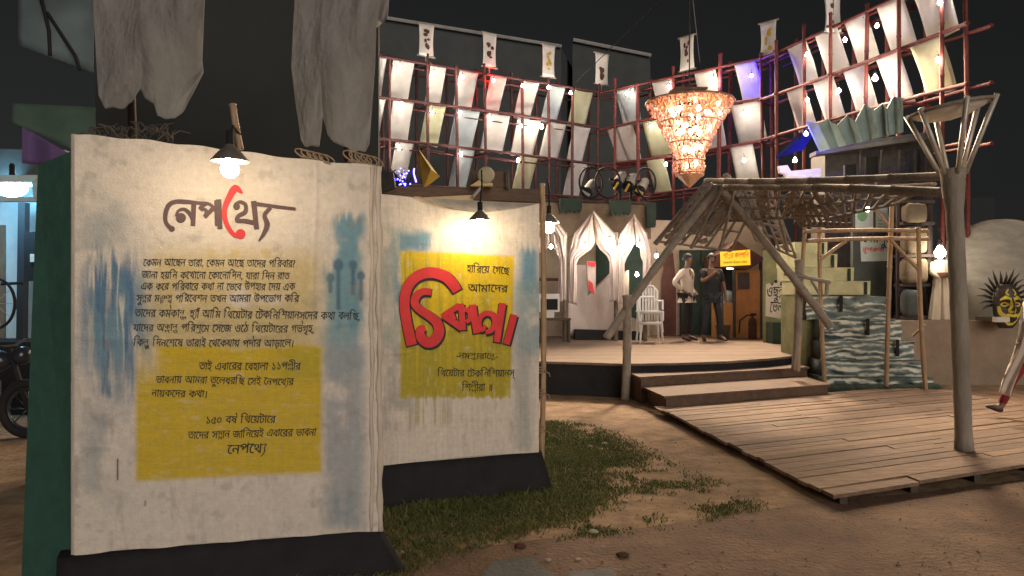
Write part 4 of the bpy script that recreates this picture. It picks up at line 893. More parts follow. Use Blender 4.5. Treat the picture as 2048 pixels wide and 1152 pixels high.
# hoops and stage lights on the pavilion roof
zr = at(0, 402, 16.3).z
for px, w0, h0, lab in ((1182, 24, 62, 'left black wire hoop on the pavilion roof'), (1216, 26, 62, 'middle black wire hoop on the pavilion roof'), (1292, 21, 58, 'right black wire hoop on the pavilion roof')):
    c = at(px, 365, 16.3); mb = MB(); s_ = 16.3 / F
    mb.tube([V(c.x + w0 * s_ * math.cos(a), 16.3 + .1 * math.cos(a), c.z + .5 * h0 * s_ * math.sin(a)) for a in np.linspace(0, 2 * math.pi, 40)], .022, 6, False)
    mb.tube([V(c.x, 16.3, c.z - .5 * h0 * s_), V(c.x, 16.3, zr - .02)], .02, 6); solo('wire_hoop', mb, M['black'], lab, 'hoop', 'wire hoops on the pavilion roof', True)
for k, (px, hh) in enumerate(((1180, 40), (1240, 66), (1285, 45), (1262, 60))):
    t = thing('stage_light', at(px, 400, 16.6), ['black stage light inside the left roof hoop', 'tall black stage light in the middle of the pavilion roof', 'black stage light with a yellow gel by the right hoop', 'black stage light behind the second green battlement pad'][k], 'stage light', 'stage lights on the pavilion roof')
    b = at(px, 400, 16.6); s_ = 16.6 / F; mb = MB(); d = V(-.25, -.5, -.35).normalized(); c = b + V(0, 0, hh * s_ * .62)
    mb.tube([c - d * .3, c - d * .2, c + d * .22, c + d * .26], [.07, .11, .12, .14], 14); part('can', mb, M['black'], t, True)
    mb = MB(); mb.tube([V(b.x, b.y, zr - .05), V(b.x, b.y, c.z)], .03, 6); mb.box((b.x, b.y, c.z), (.46, .05, .05)); part('yoke', mb, M['black'], t)
    mb = MB(); mb.box(c + d * .3, (.05, .03, .22) if k % 2 else (.2, .03, .06), Matrix.Rotation(.5, 3, 'Y')); part('barn_door', mb, M['yel_cloth'] if k else M['tin'], t)  # yellow and grey bars stand for glints of light on the cans

# ------------------------------------------------------------------ back of the stage: walls, kiosk, green wall
def wall(name, pts, th, mt, lab, cat): return solo(name, quad(pts, th), M[mt], lab, cat)
YB = 17.2
wall('plaster_wall', [at(1300, 440, YB), at(1528, 445, YB), V(at(1528, 0, YB).x, YB, .5), V(at(1300, 0, YB).x, YB, .5)], V(0, .15, 0), 'beige', 'beige wall at the back of the stage behind the two men', 'wall')
t = thing('dark_doorway', V(at(1400, 0, YB).x, YB - .1, .5), 'dark green double door in the beige wall behind the men', 'door')
part('door_leaf', quad([at(1360, 500, YB - .06), at(1400, 500, YB - .06), V(at(1400, 0, YB).x, YB - .06, .5), V(at(1360, 0, YB).x, YB - .06, .5)], V(0, .05, 0)), M['dgreen'], t)
part('door_leaf', quad([at(1402, 500, YB - .06), at(1443, 500, YB - .06), V(at(1443, 0, YB).x, YB - .06, .5), V(at(1402, 0, YB).x, YB - .06, .5)], V(0, .05, 0)), M['dgreen'], t)
wall('brown_drape', [at(1330, 508, 16.9), at(1346, 505, 16.9), at(1352, 560, 16.9), V(at(1352, 0, 16.9).x, 16.9, .5), V(at(1322, 0, 16.9).x, 16.9, .5), at(1324, 560, 16.9)], V(0, .1, 0), 'brown_red', 'dark red brown drape on the wall left of the dark door', 'drape')
YK = 16.4; KZ = .5
t = thing('tea_stall', V(at(1480, 0, YK).x, YK, .5), 'small orange stall under a yellow lettered sign at the back of the stage', 'stall')
def kq(px0, px1, y0, y1, Y, name, mt, th=.06, y1s=None):
    z1 = at(0, y1, Y).z if y1 is not None else .5
    p = [at(px0, y0, Y), at(px1, y0, Y)]; part(name, quad([p[0], p[1], V(p[1].x, Y, z1), V(p[0].x, Y, z1)], V(0, th, 0)), M[mt], t)
kq(1430, 1468, 606, None, YK, 'counter', 'orange', .3); kq(1472, 1523, 540, None, YK, 'side_wall', 'orange', .1); kq(1430, 1472, 532, 606, YK + .7, 'back_wall', 'dark_wall', .05)
kq(1476, 1499, 545, 578, YK - .03, 'wall_board', 'dark_wood', .02); kq(1521, 1525, 520, None, YK - .04, 'corner_post', 'dark_wood', .1); kq(1467, 1472, 532, None, YK - .04, 'corner_post', 'dark_wood', .1)
mb = MB(); mb.slab([at(1430, 534, YK - .2), at(1430, 512, YK - .2), at(1455, 497, YK - .2), at(1475, 482, YK - .2), at(1495, 496, YK - .2), at(1527, 515, YK - .2), at(1527, 520, YK - .2), at(1500, 538, YK - .2)], V(0, 1.0, 0)); part('roof', mb, M['brown_red'], t)
mb = MB(); c = at(1455, 595, YK + .3); mb.ball(c, .18, 14, 8, (1, .6, .9)); mb.lathe(c + V(0, 0, -.24), [(.06, 0), (.16, .08), (.2, .12)], 14); part('hanging_bag', mb, M['cyan_wall'], t, True)
mb = MB(); mb.box(at(1460, 537, YK - .1), (.13, .05, .03)); part('tube_lamp', mb, emat('stall_lamp', (1, .85, .5), 7), t)
mb = MB(); mb.slab([at(1441, 504, YK - .26), at(1500, 499, YK - .26), at(1501, 530, YK - .26), at(1442, 533, YK - .26)], V(0, .04, 0))
sg = thing('sign_board', at(1470, 532, YK - .26), 'small yellow sign with red Bengali lettering over the orange stall', 'sign')
part('board', mb, pmat('lit_yellow_sign', (.9, .62, .03), (.8, .5, .02), 6, .6), sg)
m_ = bpy.data.materials['lit_yellow_sign'].node_tree.nodes['Principled BSDF']; m_.inputs['Emission Color'].default_value = (1, .62, .03, 1); m_.inputs['Emission Strength'].default_value = .55  # sign face given a glow of its own, no lamp inside
fk = Face((0, YK - .265, 0), (1, YK - .265, 0)); fk.line(sg, 'শান্তির জলপানি', 1446, 1497, 508, 505, 9, M['ink_red'], .004); fk.line(sg, 'আমাদের ঠিকানা এখানে', 1446, 1494, 524, 522, 3.5, M['brown_red'], .004)
t = thing('shovel', V(at(1446, 0, 15.9).x, 15.9, .5), 'upright shovel standing in the bucket before the orange counter', 'shovel')
b = V(at(1446, 0, 15.9).x, 15.9, .5); mb = MB(); mb.tube([b + V(0, 0, .1), b + V(.01, .1, 1.15)], .022, 6); part('shaft', mb, M['dark_wood'], t); mb = MB(); mb.tube([b + V(0, .1, 1.1), b + V(.1, .1, 1.2)], .02, 6); part('handle', mb, M['dark_wood'], t)
t = thing('bucket', b, 'dark bucket on the stage before the orange counter', 'bucket'); mb = MB(); mb.lathe(b, [(.001, .002), (.12, 0), (.16, .28), (.165, .3), (.15, .29), (.115, .02)], 16); part('pail', mb, M['dark_wood'], t, True)
mb = MB(); mb.tube([b + V(-.16, 0, .29), b + V(-.1, -.05, .22), b + V(.1, -.05, .22), b + V(.16, 0, .29)], .007, 5); part('handle', mb, M['black'], t)
t = thing('fire_extinguisher', V(at(1505, 0, 15.9).x, 15.9, .5), 'dark fire extinguisher with a curved hose beside the orange stall', 'extinguisher'); b = t.location.copy()
mb = MB(); mb.lathe(b, [(.001, 0), (.085, .005), (.09, .03), (.09, .36), (.07, .43), (.03, .46), (.03, .5), (.001, .5)], 16); part('cylinder', mb, M['brown_red'], t, True)
mb = MB(); mb.tube([b + V(0, 0, .5), b + V(-.12, -.02, .52), b + V(-.28, -.03, .4), b + V(-.3, -.03, .12)], .016, 6); part('hose', mb, M['black'], t, True); mb = MB(); mb.box(b + V(.02, 0, .53), (.12, .03, .05)); part('lever', mb, M['black'], t)
# moss wall with a paper
YM = 15.0
t = thing('moss_wall', V(at(1570, 0, YM).x, YM, .5), 'mossy green wall carrying a lettered paper left of the stairs', 'wall')
part('wall', quad([at(1526, 500, YM), at(1640, 478, YM - .6), V(at(1640, 0, YM - .6).x, YM - .6, 0), V(at(1526, 0, YM).x, YM, .45)], V(.05, .15, 0)), M['moss'], t)
A_, B_ = at(1526, 500, YM), at(1640, 478, YM - .6); fm = Face((A_.x, A_.y, 0), (B_.x, B_.y, 0))
mb = MB(); fm.put([(1532, 568), (1574, 560), (1573, 640), (1531, 632)], [(0, 1, 2, 3)], mb, .012); part('paper', mb, M['white_paint'], t)
fm.line(t, 'ওঁছুন্নী', 1533, 1572, 575, 574, 20, off=.016); fm.line(t, 'ভেলা', 1540, 1570, 605, 604, 20, off=.016)
mb = MB(); fm.put(*disc((1552, 563), 3.5), mb, .014); part('seal_mark', mb, M['ink'], t)
wall('stage_box', [at(1545, 645, 14.6), at(1620, 645, 14.2), V(at(1620, 0, 14.2).x, 14.2, .5), V(at(1545, 0, 14.6).x, 14.6, .5)], V(0, .5, 0), 'dgreen', 'dark box at the foot of the mossy wall', 'box')

# ------------------------------------------------------------------ stairs and painted waves
def stair(prof, Y, depth, name, mt, par):
    part(name, quad([at(x, y, Y) for x, y in prof], V(.0, depth, 0)), M[mt], par)
t = thing('set_staircase', V(5.4, 12.2, 0), 'stepped set stair with pale green steps above painted water', 'staircase')
for k, (x0, x1, y0, y1) in enumerate(((1590, 1655, 484, 508), (1590, 1675, 508, 535), (1590, 1708, 535, 562), (1598, 1741, 562, 590))):
    stair([(x0, y0), (x1, y0), (x1 - 1, y1 - .5), (x0, y1 - .5)], 12.1 - .09 * k, .9 - .05 * k, 'green_step', 'step_green', t)
    mb = MB(); p = at(x1 - 10, y0 + 2, 12.09 - .09 * k); mb.box(p + V(0, -.008, -.1), (.045, .012, .2)); part('step_strap', mb, M['dgreen'], t)
stair([(1598, 590), (1741, 590), (1741, 800), (1598, 800)], 11.9, .8, 'core', 'moss', t)
mb = MB()
for k in range(26):
    q = k / 25; p = at(1640 + 232 * q, 786 + 4 * q, 11.0); mb.ball(V(p.x, p.y + .1, .05), random.uniform(.1, .16), 8, 6, (1.2, 1, .8))
part('rubble_base', mb, M['dgreen'], t, True)
wm = pmat('painted_waves', (1, 1, 1), (.9, .9, .9), 20, .6, .3, 50, attr=True)
def paint_w(x, y, ph):
    n = fbm(x / 34 + ph, y / 9 + ph); n2 = fbm(x / 60 + 3, y / 16 + ph * 2); l = .5 + .5 * np.sin(y / 1.9 + 9 * n2 + 7 * n + .9 * np.sin(x / 21 + ph)); m = sst(.5, .85, l) * sst(.25, .45, n); d = sst(.5, .7, fbm(x / 30 + 9, y / 12 + 4))
    c = np.array((.15, .21, .21))[None, :] * (1 - d[:, None]) + np.array((.04, .075, .09))[None, :] * d[:, None]
    return c * (1 - m[:, None]) + np.array((.74, .76, .65))[None, :] * m[:, None]
for k, (x0, x1, y0, y1, Y) in enumerate(((1612, 1776, 593, 640, 11.75), (1640, 1803, 640, 682, 11.6), (1642, 1828, 682, 722, 11.5), (1645, 1850, 722, 760, 11.35), (1648, 1868, 756, 790, 11.15))):
    mb = MB(); nu, nv = 70, 22; fn = lambda u, v: at(x0 + (x1 - x0) * u, y0 + (y1 - y0) * v, Y) + V(0, -.035 * math.sin(v * 9 + 3 * math.sin(u * 7 + k)) * .6, .015 * math.sin(u * 17 + k * 2) * v)
    mb.grid(fn, nu, nv); a = np.array([(x0 + (x1 - x0) * i / (nu - 1), y0 + (y1 - y0) * j / (nv - 1)) for j in range(nv) for i in range(nu)])
    mb.col = paint_w(a[:, 0], a[:, 1], k * 3.7)
    o_ = len(mb.v); cs = [at(x0, y0, Y), at(x1, y0, Y), at(x1, y1, Y), at(x0, y1, Y)]
    mb.slab([p + V(0, .06, 0) for p in cs], V(0, .55, 0)); mb.col = np.vstack([mb.col, np.tile((.06, .08, .075), (8, 1))])
    part('wave_step', mb, wm, t, True)
    if k in (0, 1, 2): mb = MB(); p = at((x0 + x1) / 2 + (-12, 14, 60)[k], y0 + 14, Y - .05); mb.box(p, (.05, .015, .26)); part('step_strap', mb, M['black'], t)
# bamboo frame before the stairs
t = thing('cane_trestle', V(5.2, 10.9, 0), 'light bamboo frame standing before the painted water stairs', 'trestle')
def cane(a, b, r, name='cane', mt='bamboo'): mb = MB(); mb.bamboo(a, b, r, 8, .45); part(name, mb, M[mt], t, True)
YF = 11.0; zg = lambda px, Y=YF: V((px - CX) / F * Y, Y, .0)
cane(zg(1596, 10.9) + V(0, 0, .37), at(1613, 410, YF), .034, 'post'); cane(zg(1650) + V(0, 0, .1), at(1638, 450, YF), .034, 'post'); cane(zg(1772, 11.05), at(1784, 408, YF), .036, 'post'); cane(zg(1852, 10.9), at(1836, 455, 10.9), .036, 'post')
cane(at(1608, 463, YF - .06), at(1856, 462, YF - .08), .03, 'rail'); cane(at(1614, 482, YF - .06), at(1858, 478, YF - .08), .03, 'rail')
cane(at(1780, 478, YF - .1), at(1836, 538, YF - .1), .028, 'brace'); cane(at(1640, 520, YF - .1), at(1692, 482, YF - .1), .026, 'brace'); cane(at(1748, 418, YF), at(1776, 448, YF), .02, 'brace'); cane(at(1608, 440, YF), at(1626, 425, YF), .022, 'brace')
cane(at(1568, 547, YF - .1), at(1660, 565, YF - .1), .03, 'rail', 'gray_pole'); cane(at(1622, 560, YF - .1), at(1640, 590, YF - .1), .022, 'brace', 'gray_pole'); cane(at(1588, 572, YF - .1), at(1612, 552, YF - .1), .022, 'brace', 'gray_pole')
cane(at(1826, 672, 11.05), at(1850, 650, 10.9), .018, 'brace'); cane(at(1655, 560, YF - .1), at(1652, 592, YF - .1), .03, 'brace', 'gray_pole')
# poster board
YQ = 13.2
t = thing('poster_board', V(at(1744, 0, YQ).x, YQ, 0), 'tall slate poster board with a green disc and red lettering', 'board')
part('board', quad([at(1706, 414, YQ), at(1784, 412, YQ), V(at(1784, 0, YQ).x, YQ, 0), V(at(1706, 0, YQ).x, YQ, 0)], V(0, .1, 0)), M['slate'], t)
fq = Face((0, YQ, 0), (1, YQ, 0))
def fp(pl, mt, off, name): mb = MB(); fq.put(pl, [tuple(range(len(pl)))], mb, off); part(name, mb, M[mt], t)
M['pgreen'] = pmat('green_disc_paint', (.2, .42, .22), (.15, .33, .17), 9, .8)
fp([(1710, 420), (1746, 416), (1746, 462), (1710, 464)], 'paper', .006, 'sheet'); fp([(1751, 418), (1775, 415), (1775, 461), (1751, 461)], 'paper', .006, 'sheet'); fp([(1720, 482), (1776, 480), (1774, 522), (1722, 523)], 'paper', .006, 'sheet')
mb = MB(); fq.put(*disc((1724, 433), 10), mb, .009); part('green_disc', mb, M['pgreen'], t)
fq.line(t, 'নদেরপুর', 1712, 1783, 460, 464, 23, off=.012, slant=0); fq.line(t, 'রূপকথা', 1724, 1768, 496, 495, 8, M['ink_red'], .012)
for y in (440, 447, 453): fq.line(t, 'কথা বলা', 1755, 1772, y, y, 2.4, M['jean'], .01)
fp([(1748, 414), (1750, 414), (1750, 462), (1748, 462)], 'dark_wood', .011, 'batten')
for px, py, Y, lab in ((1735, 419, 11.75, 'bare bulb lighting the poster board'), (1590, 321, 13.2, 'bulb over the white folded sheet left of the grey tower')):
    o = copy_tree(protos['bulb_big' if px > 1700 else 'bulb']); o.location = at(px, py, Y); o['label'] = lab; o['group'] = 'single bulbs by the stairs'
# tower with teal zigzag crown
t = thing('grey_tower', V(7.6, 14.0, 0), 'dark grey set tower with a teal zigzag crown behind the stairs', 'tower')
part('body', quad([at(1650, 292, 13.9), at(1866, 262, 12.9), at(1866, 420, 12.9), V(at(1866, 0, 12.9).x, 12.9, 0), V(at(1650, 0, 13.9).x, 13.9, 0)], V(.3, 1.4, 0)), M['tower'], t)
for (x0, x1, y0, y1) in ((1732, 1756, 315, 352), (1818, 1840, 300, 350), (1690, 1712, 330, 356)):
    part('window', quad([at(x0, y0, 13.0), at(x1, y0 - 2, 12.95), at(x1, y1, 12.95), at(x0, y1, 13.0)], V(0, .08, 0)), M['black'], t)
part('cornice', quad([at(1632, 302, 13.75), at(1868, 268, 12.7), at(1868, 276, 12.7), at(1632, 310, 13.75)], V(0, .3, 0)), M['dark_wood'], t)
for x in (1722, 1764, 1800, 1830, 1850): 
    mb = MB(); mb.tube([at(x, 300, 12.85), at(x, 405, 12.85)], .02, 6); part('moulding', mb, M['tower'], t)
mb = MB(); tops = [(1612, 242), (1636, 247), (1655, 238), (1674, 250), (1694, 230), (1711, 243), (1729, 208), (1748, 220), (1766, 206), (1774, 217), (1787, 193), (1806, 196)]
bots = [(1640 + (x - 1612) * .86, 303 - (x - 1612) * .2) for x, y in tops]
for k in range(len(tops) - 1):
    Y0 = 13.5 - .07 * k; j0 = .1 * (k % 2); j1 = .1 * ((k + 1) % 2)
    mb.slab([at(*tops[k], Y0 - j0), at(*tops[k + 1], Y0 - .07 - j1), at(*bots[k + 1], Y0 - .07 - j1), at(*bots[k], Y0 - j0)], V(.0, .03, 0))
part('zigzag_crown', mb, M['teal'], t)
wall('folded_sheet', [at(1558, 332, 13.9), at(1575, 330, 13.9), at(1582, 342, 13.9), at(1642, 336, 13.8), at(1642, 360, 13.8), at(1576, 362, 13.9), at(1570, 348, 13.9), at(1560, 345, 13.9)], V(0, .1, 0), 'white_paint', 'white cut sheet under a bulb beside the grey tower', 'sheet')
mb = MB(); mb.slab([at(1590, 278, 14.2), at(1632, 262, 14.0), at(1606, 300, 13.9), at(1553, 318, 14.1)], V(0, .03, .04)); solo('dark_glass_panel', mb, pmat('dark_glass', (.02, .025, .05), None, 5, .15), 'tilted dark glass panel catching blue light left of the crown', 'panel')
o = copy_tree(protos['bulb_blue']); o.location = at(1612, 268, 13.6); o['label'] = 'deep blue bulb by the tilted dark glass panel'; o['group'] = 'single bulbs by the stairs'
# stacked tan bundles on a dark rack
t = thing('bundle_rack', V(at(1828, 0, 12.6).x, 12.6, 0), 'dark rack between poster board and lit figure', 'rack')
mb = MB()
for px in (1797, 1806, 1858): p = zg(px, 12.65); mb.tube([p, V(p.x, p.y, 3.3)], .045, 6)
for y in (405, 448, 512, 570, 634): mb.box(at(1828, y, 12.65), (.55, .3, .05))
part('frame', mb, M['dark_pole'], t)
part('back', quad([at(1795, 400, 12.85), at(1862, 400, 12.85), V(at(1862, 0, 12.85).x, 12.85, 0), V(at(1795, 0, 12.85).x, 12.85, 0)], V(0, .05, 0)), M['slate'], t)
for k, (x0, x1, y0, y1) in enumerate(((1806, 1850, 407, 446), (1804, 1850, 455, 508), (1802, 1852, 516, 567), (1804, 1840, 580, 632))):
    mb = MB(); a = at(x0, y1, 12.5); b = at(x1, y0, 12.5); c_ = (a + b) / 2
    mb.ball(c_, 1, 18, 12, (1, 1, 1))
    for i_, v_ in enumerate(mb.v):
        d = Vector(v_) - c_; q = V(*(math.copysign(abs(u) ** .45, u) for u in d)); mb.v[i_] = tuple(c_ + V(q.x * (b.x - a.x) / 2, q.y * .12, q.z * (b.z - a.z) / 2 * (1 + .05 * math.sin(9 * q.x))))
    solo('cloth_bundle', mb, M['tan'] if k < 3 else M['slate'], ['top tan cloth bundle on the dark rack', 'second tan cloth bundle from the top of the dark rack', 'third tan cloth bundle from the top of the dark rack', 'dark lowest bundle on the dark rack'][k], 'bundle', 'bundles on the dark rack', True)
# low wall, dome, cloth figure, mask
YW = 12.2
wall('low_wall', [V(at(1790, 0, YW).x, YW, 0), V(12, YW, 0), V(12, YW, 1.06), V(at(1790, 0, YW).x, YW, 1.06)], V(0, 1.6, 0), 'low_wall', 'low plaster wall below the pale dome at right', 'wall')
dc = at(2010, 640, 13.0); dc = V(dc.x, 13.1, 1.02)
mb = MB(); mb.grid(lambda u, v: dc + V(-1.5 * math.cos(math.pi * u) * math.cos(v * math.pi / 2), -.75 * math.sin(math.pi * u) * math.cos(v * math.pi / 2), 1.8 * math.sin(v * math.pi / 2) ** .9), 40, 22); 
for i_, v_ in enumerate(mb.v): mb.v[i_] = (v_[0] + .012 * math.sin(v_[2] * 9 + v_[0] * 3), v_[1] + .03 * math.sin(v_[0] * 7 + v_[2] * 4), v_[2])
solo('canvas_dome', mb, M['dome'], 'big pale canvas dome on the low wall at right', 'dome', None, True)
t = thing('cloth_figure', V(at(1882, 0, 12.45).x, 12.45, 1.06), 'headless white cloth figure in wide trousers standing on the low wall', 'figure')
fx = at(1882, 560, 12.45); s_ = 12.45 / F
def leg(sd): 
    def fn(u, v):
        a = 2 * math.pi * u; r = (7 + 5 * v) * s_; cx = fx.x + sd * (6 + 7 * v) * s_
        return V(cx + r * math.cos(a) * (1 + .12 * math.sin(5 * a)), 12.45 + r * .7 * math.sin(a) * (1 + .15 * math.sin(4 * a)), at(0, 548, 12.45).z + (1.07 - at(0, 548, 12.45).z) * v)
    m = MB(); m.grid(fn, 30, 16); return m
part('trouser_leg', leg(-1), M['trouser'], t, True); part('trouser_leg', leg(1), M['trouser'], t, True)
mb = MB(); mb.grid(lambda u, v: V(fx.x + (12 + 9 * math.sin(v * 2.2)) * s_ * math.cos(2 * math.pi * u), 12.45 + 9 * s_ * math.sin(2 * math.pi * u) * (1 + .2 * math.sin(7 * 2 * math.pi * u)), at(0, 520 + 32 * v, 12.45).z), 30, 10); part('tunic', mb, M['trouser'], t, True)
mb = MB(); mb.tube([at(1866, 526, 12.45), at(1864, 545, 12.4), at(1876, 556, 12.35)], [.05, .045, .035], 8); mb.tube([at(1899, 526, 12.45), at(1905, 545, 12.4), at(1900, 558, 12.35)], [.05, .045, .035], 8); part('sleeve', mb, M['trouser'], t, True)
mb = MB(); mb.lathe(V(fx.x, 12.45, at(0, 551, 12.45).z), [(14 * s_, -.03), (15 * s_, 0), (14 * s_, .05)], 18); part('sash', mb, M['brown_red'], t, True)
M['bulb_head'] = emat('figure_head_bulb', (1, .84, .62), 75); o = make_bulb('bulb_head', .085); o.location = at(1880, 506, 12.2); tag(o, 'largest glowing bulb, in place of the head of the cloth figure', 'bulb', 'single bulbs by the stairs')
t = thing('spiked_mask', at(2008, 645, 11.9), 'yellow painted face mask ringed with dark spikes before the dome', 'mask')
mc = at(2010, 612, 11.95); s_ = 11.95 / F
def mf(u, v):
    a = (u - .5) * 2; b = (v - .5) * 2; w_ = 28 * s_ * math.sqrt(max(0, 1 - .8 * b * b)); h_ = 44 * s_
    d = .17 * math.sqrt(max(0, 1 - .85 * a * a)) * math.sqrt(max(0, 1 - .8 * b * b)) + .07 * math.exp(-(a / .16) ** 2) * math.exp(-((b - .05) / .3) ** 2) + .04 * math.exp(-((abs(a) - .4) / .2) ** 2 - ((b + .3) / .12) ** 2) + .05 * math.exp(-(a / .5) ** 2 - ((b - .5) / .12) ** 2) - .06 * math.exp(-((abs(a) - .42) / .18) ** 2 - ((b + .1) / .13) ** 2)
    return mc + V(a * w_, -d, -b * h_)
mb = MB(); mb.thick(mf, 30, 36, V(0, .03, 0)); part('face', mb, M['spike'], t, True)
mb = MB()
def mline(pts, wd):
    vs, fs = ribbon(pts, wd); o_ = len(mb.v); mb.v.extend([tuple(mf(min(max(p[0], .02), .98), min(max(p[1], .02), .98)) - V(0, .008, 0)) for p in vs]); mb.f.extend([tuple(i + o_ for i in f) for f in fs])
for sg_ in (-1, 1):
    X = lambda q: .5 + sg_ * q
    mline([(X(.08), .34), (X(.22), .3), (X(.38), .36)], [.05, .08, .04]); mline([(X(.1), .45), (X(.22), .42), (X(.34), .46), (X(.22), .5), (X(.1), .46)], .035); mline([(X(.06), .3), (X(.07), .5), (X(.12), .6), (X(.02), .63)], [.05, .05, .07, .05])
    mline([(X(.4), .5), (X(.36), .66), (X(.22), .72)], [.07, .12, .08]); mline([(X(.0), .72), (X(.15), .7), (X(.27), .8), (X(.12), .9), (X(.0), .9)], [.06, .07, .06, .06, .06]); mline([(X(.1), .12), (X(.2), .2), (X(.1), .25)], [.04, .06, .04])
part('yellow_markings', mb, M['mask_yel'], t)
for k in range(17):
    a = R(-20 + 220 * k / 16); p = mc + V(26 * s_ * math.cos(a), .02, 12 * s_ + 30 * s_ * math.sin(a)); L_ = random.uniform(24, 38) * s_; d = V(math.cos(a), -.25, math.sin(a))
    mb = MB(); mb.tube([p, p + d * L_ * .5 + V(.02 * math.sin(k), 0, .02), p + d * L_], [.026, .02, .003], 6); part('spike', mb, M['spike'], t, True)
mb = MB(); mb.tube([V(mc.x, mc.y + .1, 1.06), V(mc.x, mc.y + .1, mc.z)], .03, 6); mb.box((mc.x, mc.y + .2, 1.09), (.4, .5, .06)); part('stand', mb, M['dark_wood'], t)
mb = MB(); c = at(2002, 655, 11.75); mb.box((c.x, c.y, 1.1), (.2, .12, .08)); solo('pale_block', mb, M['white_paint'], 'small pale lit block at the foot of the spiked mask', 'block')

# ------------------------------------------------------------------ people
def skin_mesh(J, E, rad, root, sub=1):
    names = list(J); idx = {k: i for i, k in enumerate(names)}; me = bpy.data.meshes.new('s'); me.from_pydata([J[k] for k in names], [(idx[a], idx[b]) for a, b in E], [])
    o = bpy.data.objects.new('s', me); COL.objects.link(o); m = o.modifiers.new('k', 'SKIN'); m.use_smooth_shade = True; s2 = o.modifiers.new('u', 'SUBSURF'); s2.levels = sub; s2.render_levels = sub
    if not me.skin_vertices: me.skin_vertices.new()
    for k in names:
        v = me.skin_vertices[0].data[idx[k]]; r = rad[k]; v.radius = r if isinstance(r, tuple) else (r, r); v.use_root = (k == root)
    bpy.context.view_layer.update(); e = o.evaluated_get(bpy.context.evaluated_depsgraph_get()); q = e.to_mesh()
    vs = [tuple(v.co) for v in q.vertices]; fs = [tuple(p.vertices) for p in q.polygons]; e.to_mesh_clear(); bpy.data.objects.remove(o); bpy.data.meshes.remove(me); return vs, fs
def person(loc, rot, hgt, J, label, shirt, pants, shoe, sleeve='long', shirt_len=.0, hair_long=False):
    # J: joints in metres for a 1.72 m figure, x to its left, -y forward, z up
    k = hgt / 1.72; Mx = Matrix.Translation(loc) @ Matrix.Rotation(rot, 4, 'Z') @ Matrix.Scale(k, 4)
    t = thing('person', loc, label, 'person', 'people in the yard')
    B = dict(J); E = [('pelvis', 'waist'), ('waist', 'chest'), ('chest', 'neck'), ('neck', 'jaw'), ('jaw', 'brow'), ('brow', 'crown'), ('brow', 'nose')]
    rd = dict(pelvis=(.15, .105), waist=(.135, .095), chest=(.155, .105), neck=.055, jaw=(.062, .07), brow=(.078, .092), crown=(.06, .07), nose=.016)
    hd = Vector(J['head']); fw = Vector(J.get('face', (0, -1, 0))).normalized()
    nk = Vector(J['neck']); up = (hd - nk).normalized()
    [B.pop(q_, None) for q_ in ('head', 'face', 'hdL', 'hdR')]; B['jaw'] = tuple(nk + up * .10 + fw * .02); B['brow'] = tuple(nk + up * .19 + fw * .008); B['crown'] = tuple(nk + up * .245); B['nose'] = tuple(nk + up * .145 + fw * .105)
    for s_ in 'LR':
        E += [('chest', 'sh' + s_), ('sh' + s_, 'el' + s_), ('el' + s_, 'wr' + s_), ('wr' + s_, 'pa' + s_), ('pelvis', 'hip' + s_), ('hip' + s_, 'kn' + s_), ('kn' + s_, 'an' + s_), ('an' + s_, 'to' + s_)]
        rd.update({'sh' + s_: .062, 'el' + s_: .043, 'wr' + s_: .03, 'pa' + s_: (.036, .02), 'hip' + s_: .088, 'kn' + s_: .058, 'an' + s_: .042, 'to' + s_: .036})
        w_ = Vector(J['wr' + s_]); e_ = Vector(J['el' + s_]); d = (w_ - e_).normalized(); side = d.cross(V(0, 0, 1) if abs(d.z) < .8 else V(0, 1, 0)).normalized(); d = (d + Vector(J.get('hd' + s_, (0, 0, 0)))).normalized(); B['pa' + s_] = tuple(w_ + d * .07)
        cur = V(0, -.35, 0) if abs(d.z) > .5 else V(0, 0, -.35)
        for q, (off, ln) in enumerate(((-.03, .065), (-.011, .075), (.01, .07), (.03, .055))):
            a_ = Vector(B['pa' + s_]) + side * off + d * .02; b_ = a_ + d * ln * .5; c_ = b_ + (d + cur).normalized() * ln * .5
            for nm, p_, r_ in ((f'f{s_}{q}a', a_, .0095), (f'f{s_}{q}b', b_, .009), (f'f{s_}{q}c', c_, .0075)): B[nm] = tuple(p_); rd[nm] = r_
            E += [('pa' + s_, f'f{s_}{q}a'), (f'f{s_}{q}a', f'f{s_}{q}b'), (f'f{s_}{q}b', f'f{s_}{q}c')]
        a_ = w_ + d * .03 - side * .035; b_ = a_ + (d * .6 - side * .6).normalized() * .045; B['t' + s_ + 'a'] = tuple(a_); B['t' + s_ + 'b'] = tuple(b_); rd['t' + s_ + 'a'] = .012; rd['t' + s_ + 'b'] = .009
        E += [('wr' + s_, 't' + s_ + 'a'), ('t' + s_ + 'a', 't' + s_ + 'b')]
    def emit(vs, fs, name, mat): mb = MB(); mb.add([Mx @ Vector(v) for v in vs], fs); return part(name, mb, mat, t, True)
    emit(*skin_mesh(B, E, rd, 'pelvis'), 'body', M['skin'])
    pe = Vector(J['pelvis'])
    # shirt
    SJ = {q: J[q] for q in ('waist', 'chest', 'shL', 'shR')}; SJ['hem'] = tuple(pe + V(0, 0, -.07 - shirt_len)); SJ['pelvis'] = J['pelvis']; SJ['col'] = tuple(nk * .6 + Vector(J['chest']) * .4)
    SE = [('hem', 'pelvis'), ('pelvis', 'waist'), ('waist', 'chest'), ('chest', 'col')]; sr = dict(hem=(.168, .13), pelvis=(.172, .135), waist=(.155, .125), chest=(.172, .125), col=(.085, .075), shL=.076, shR=.076)
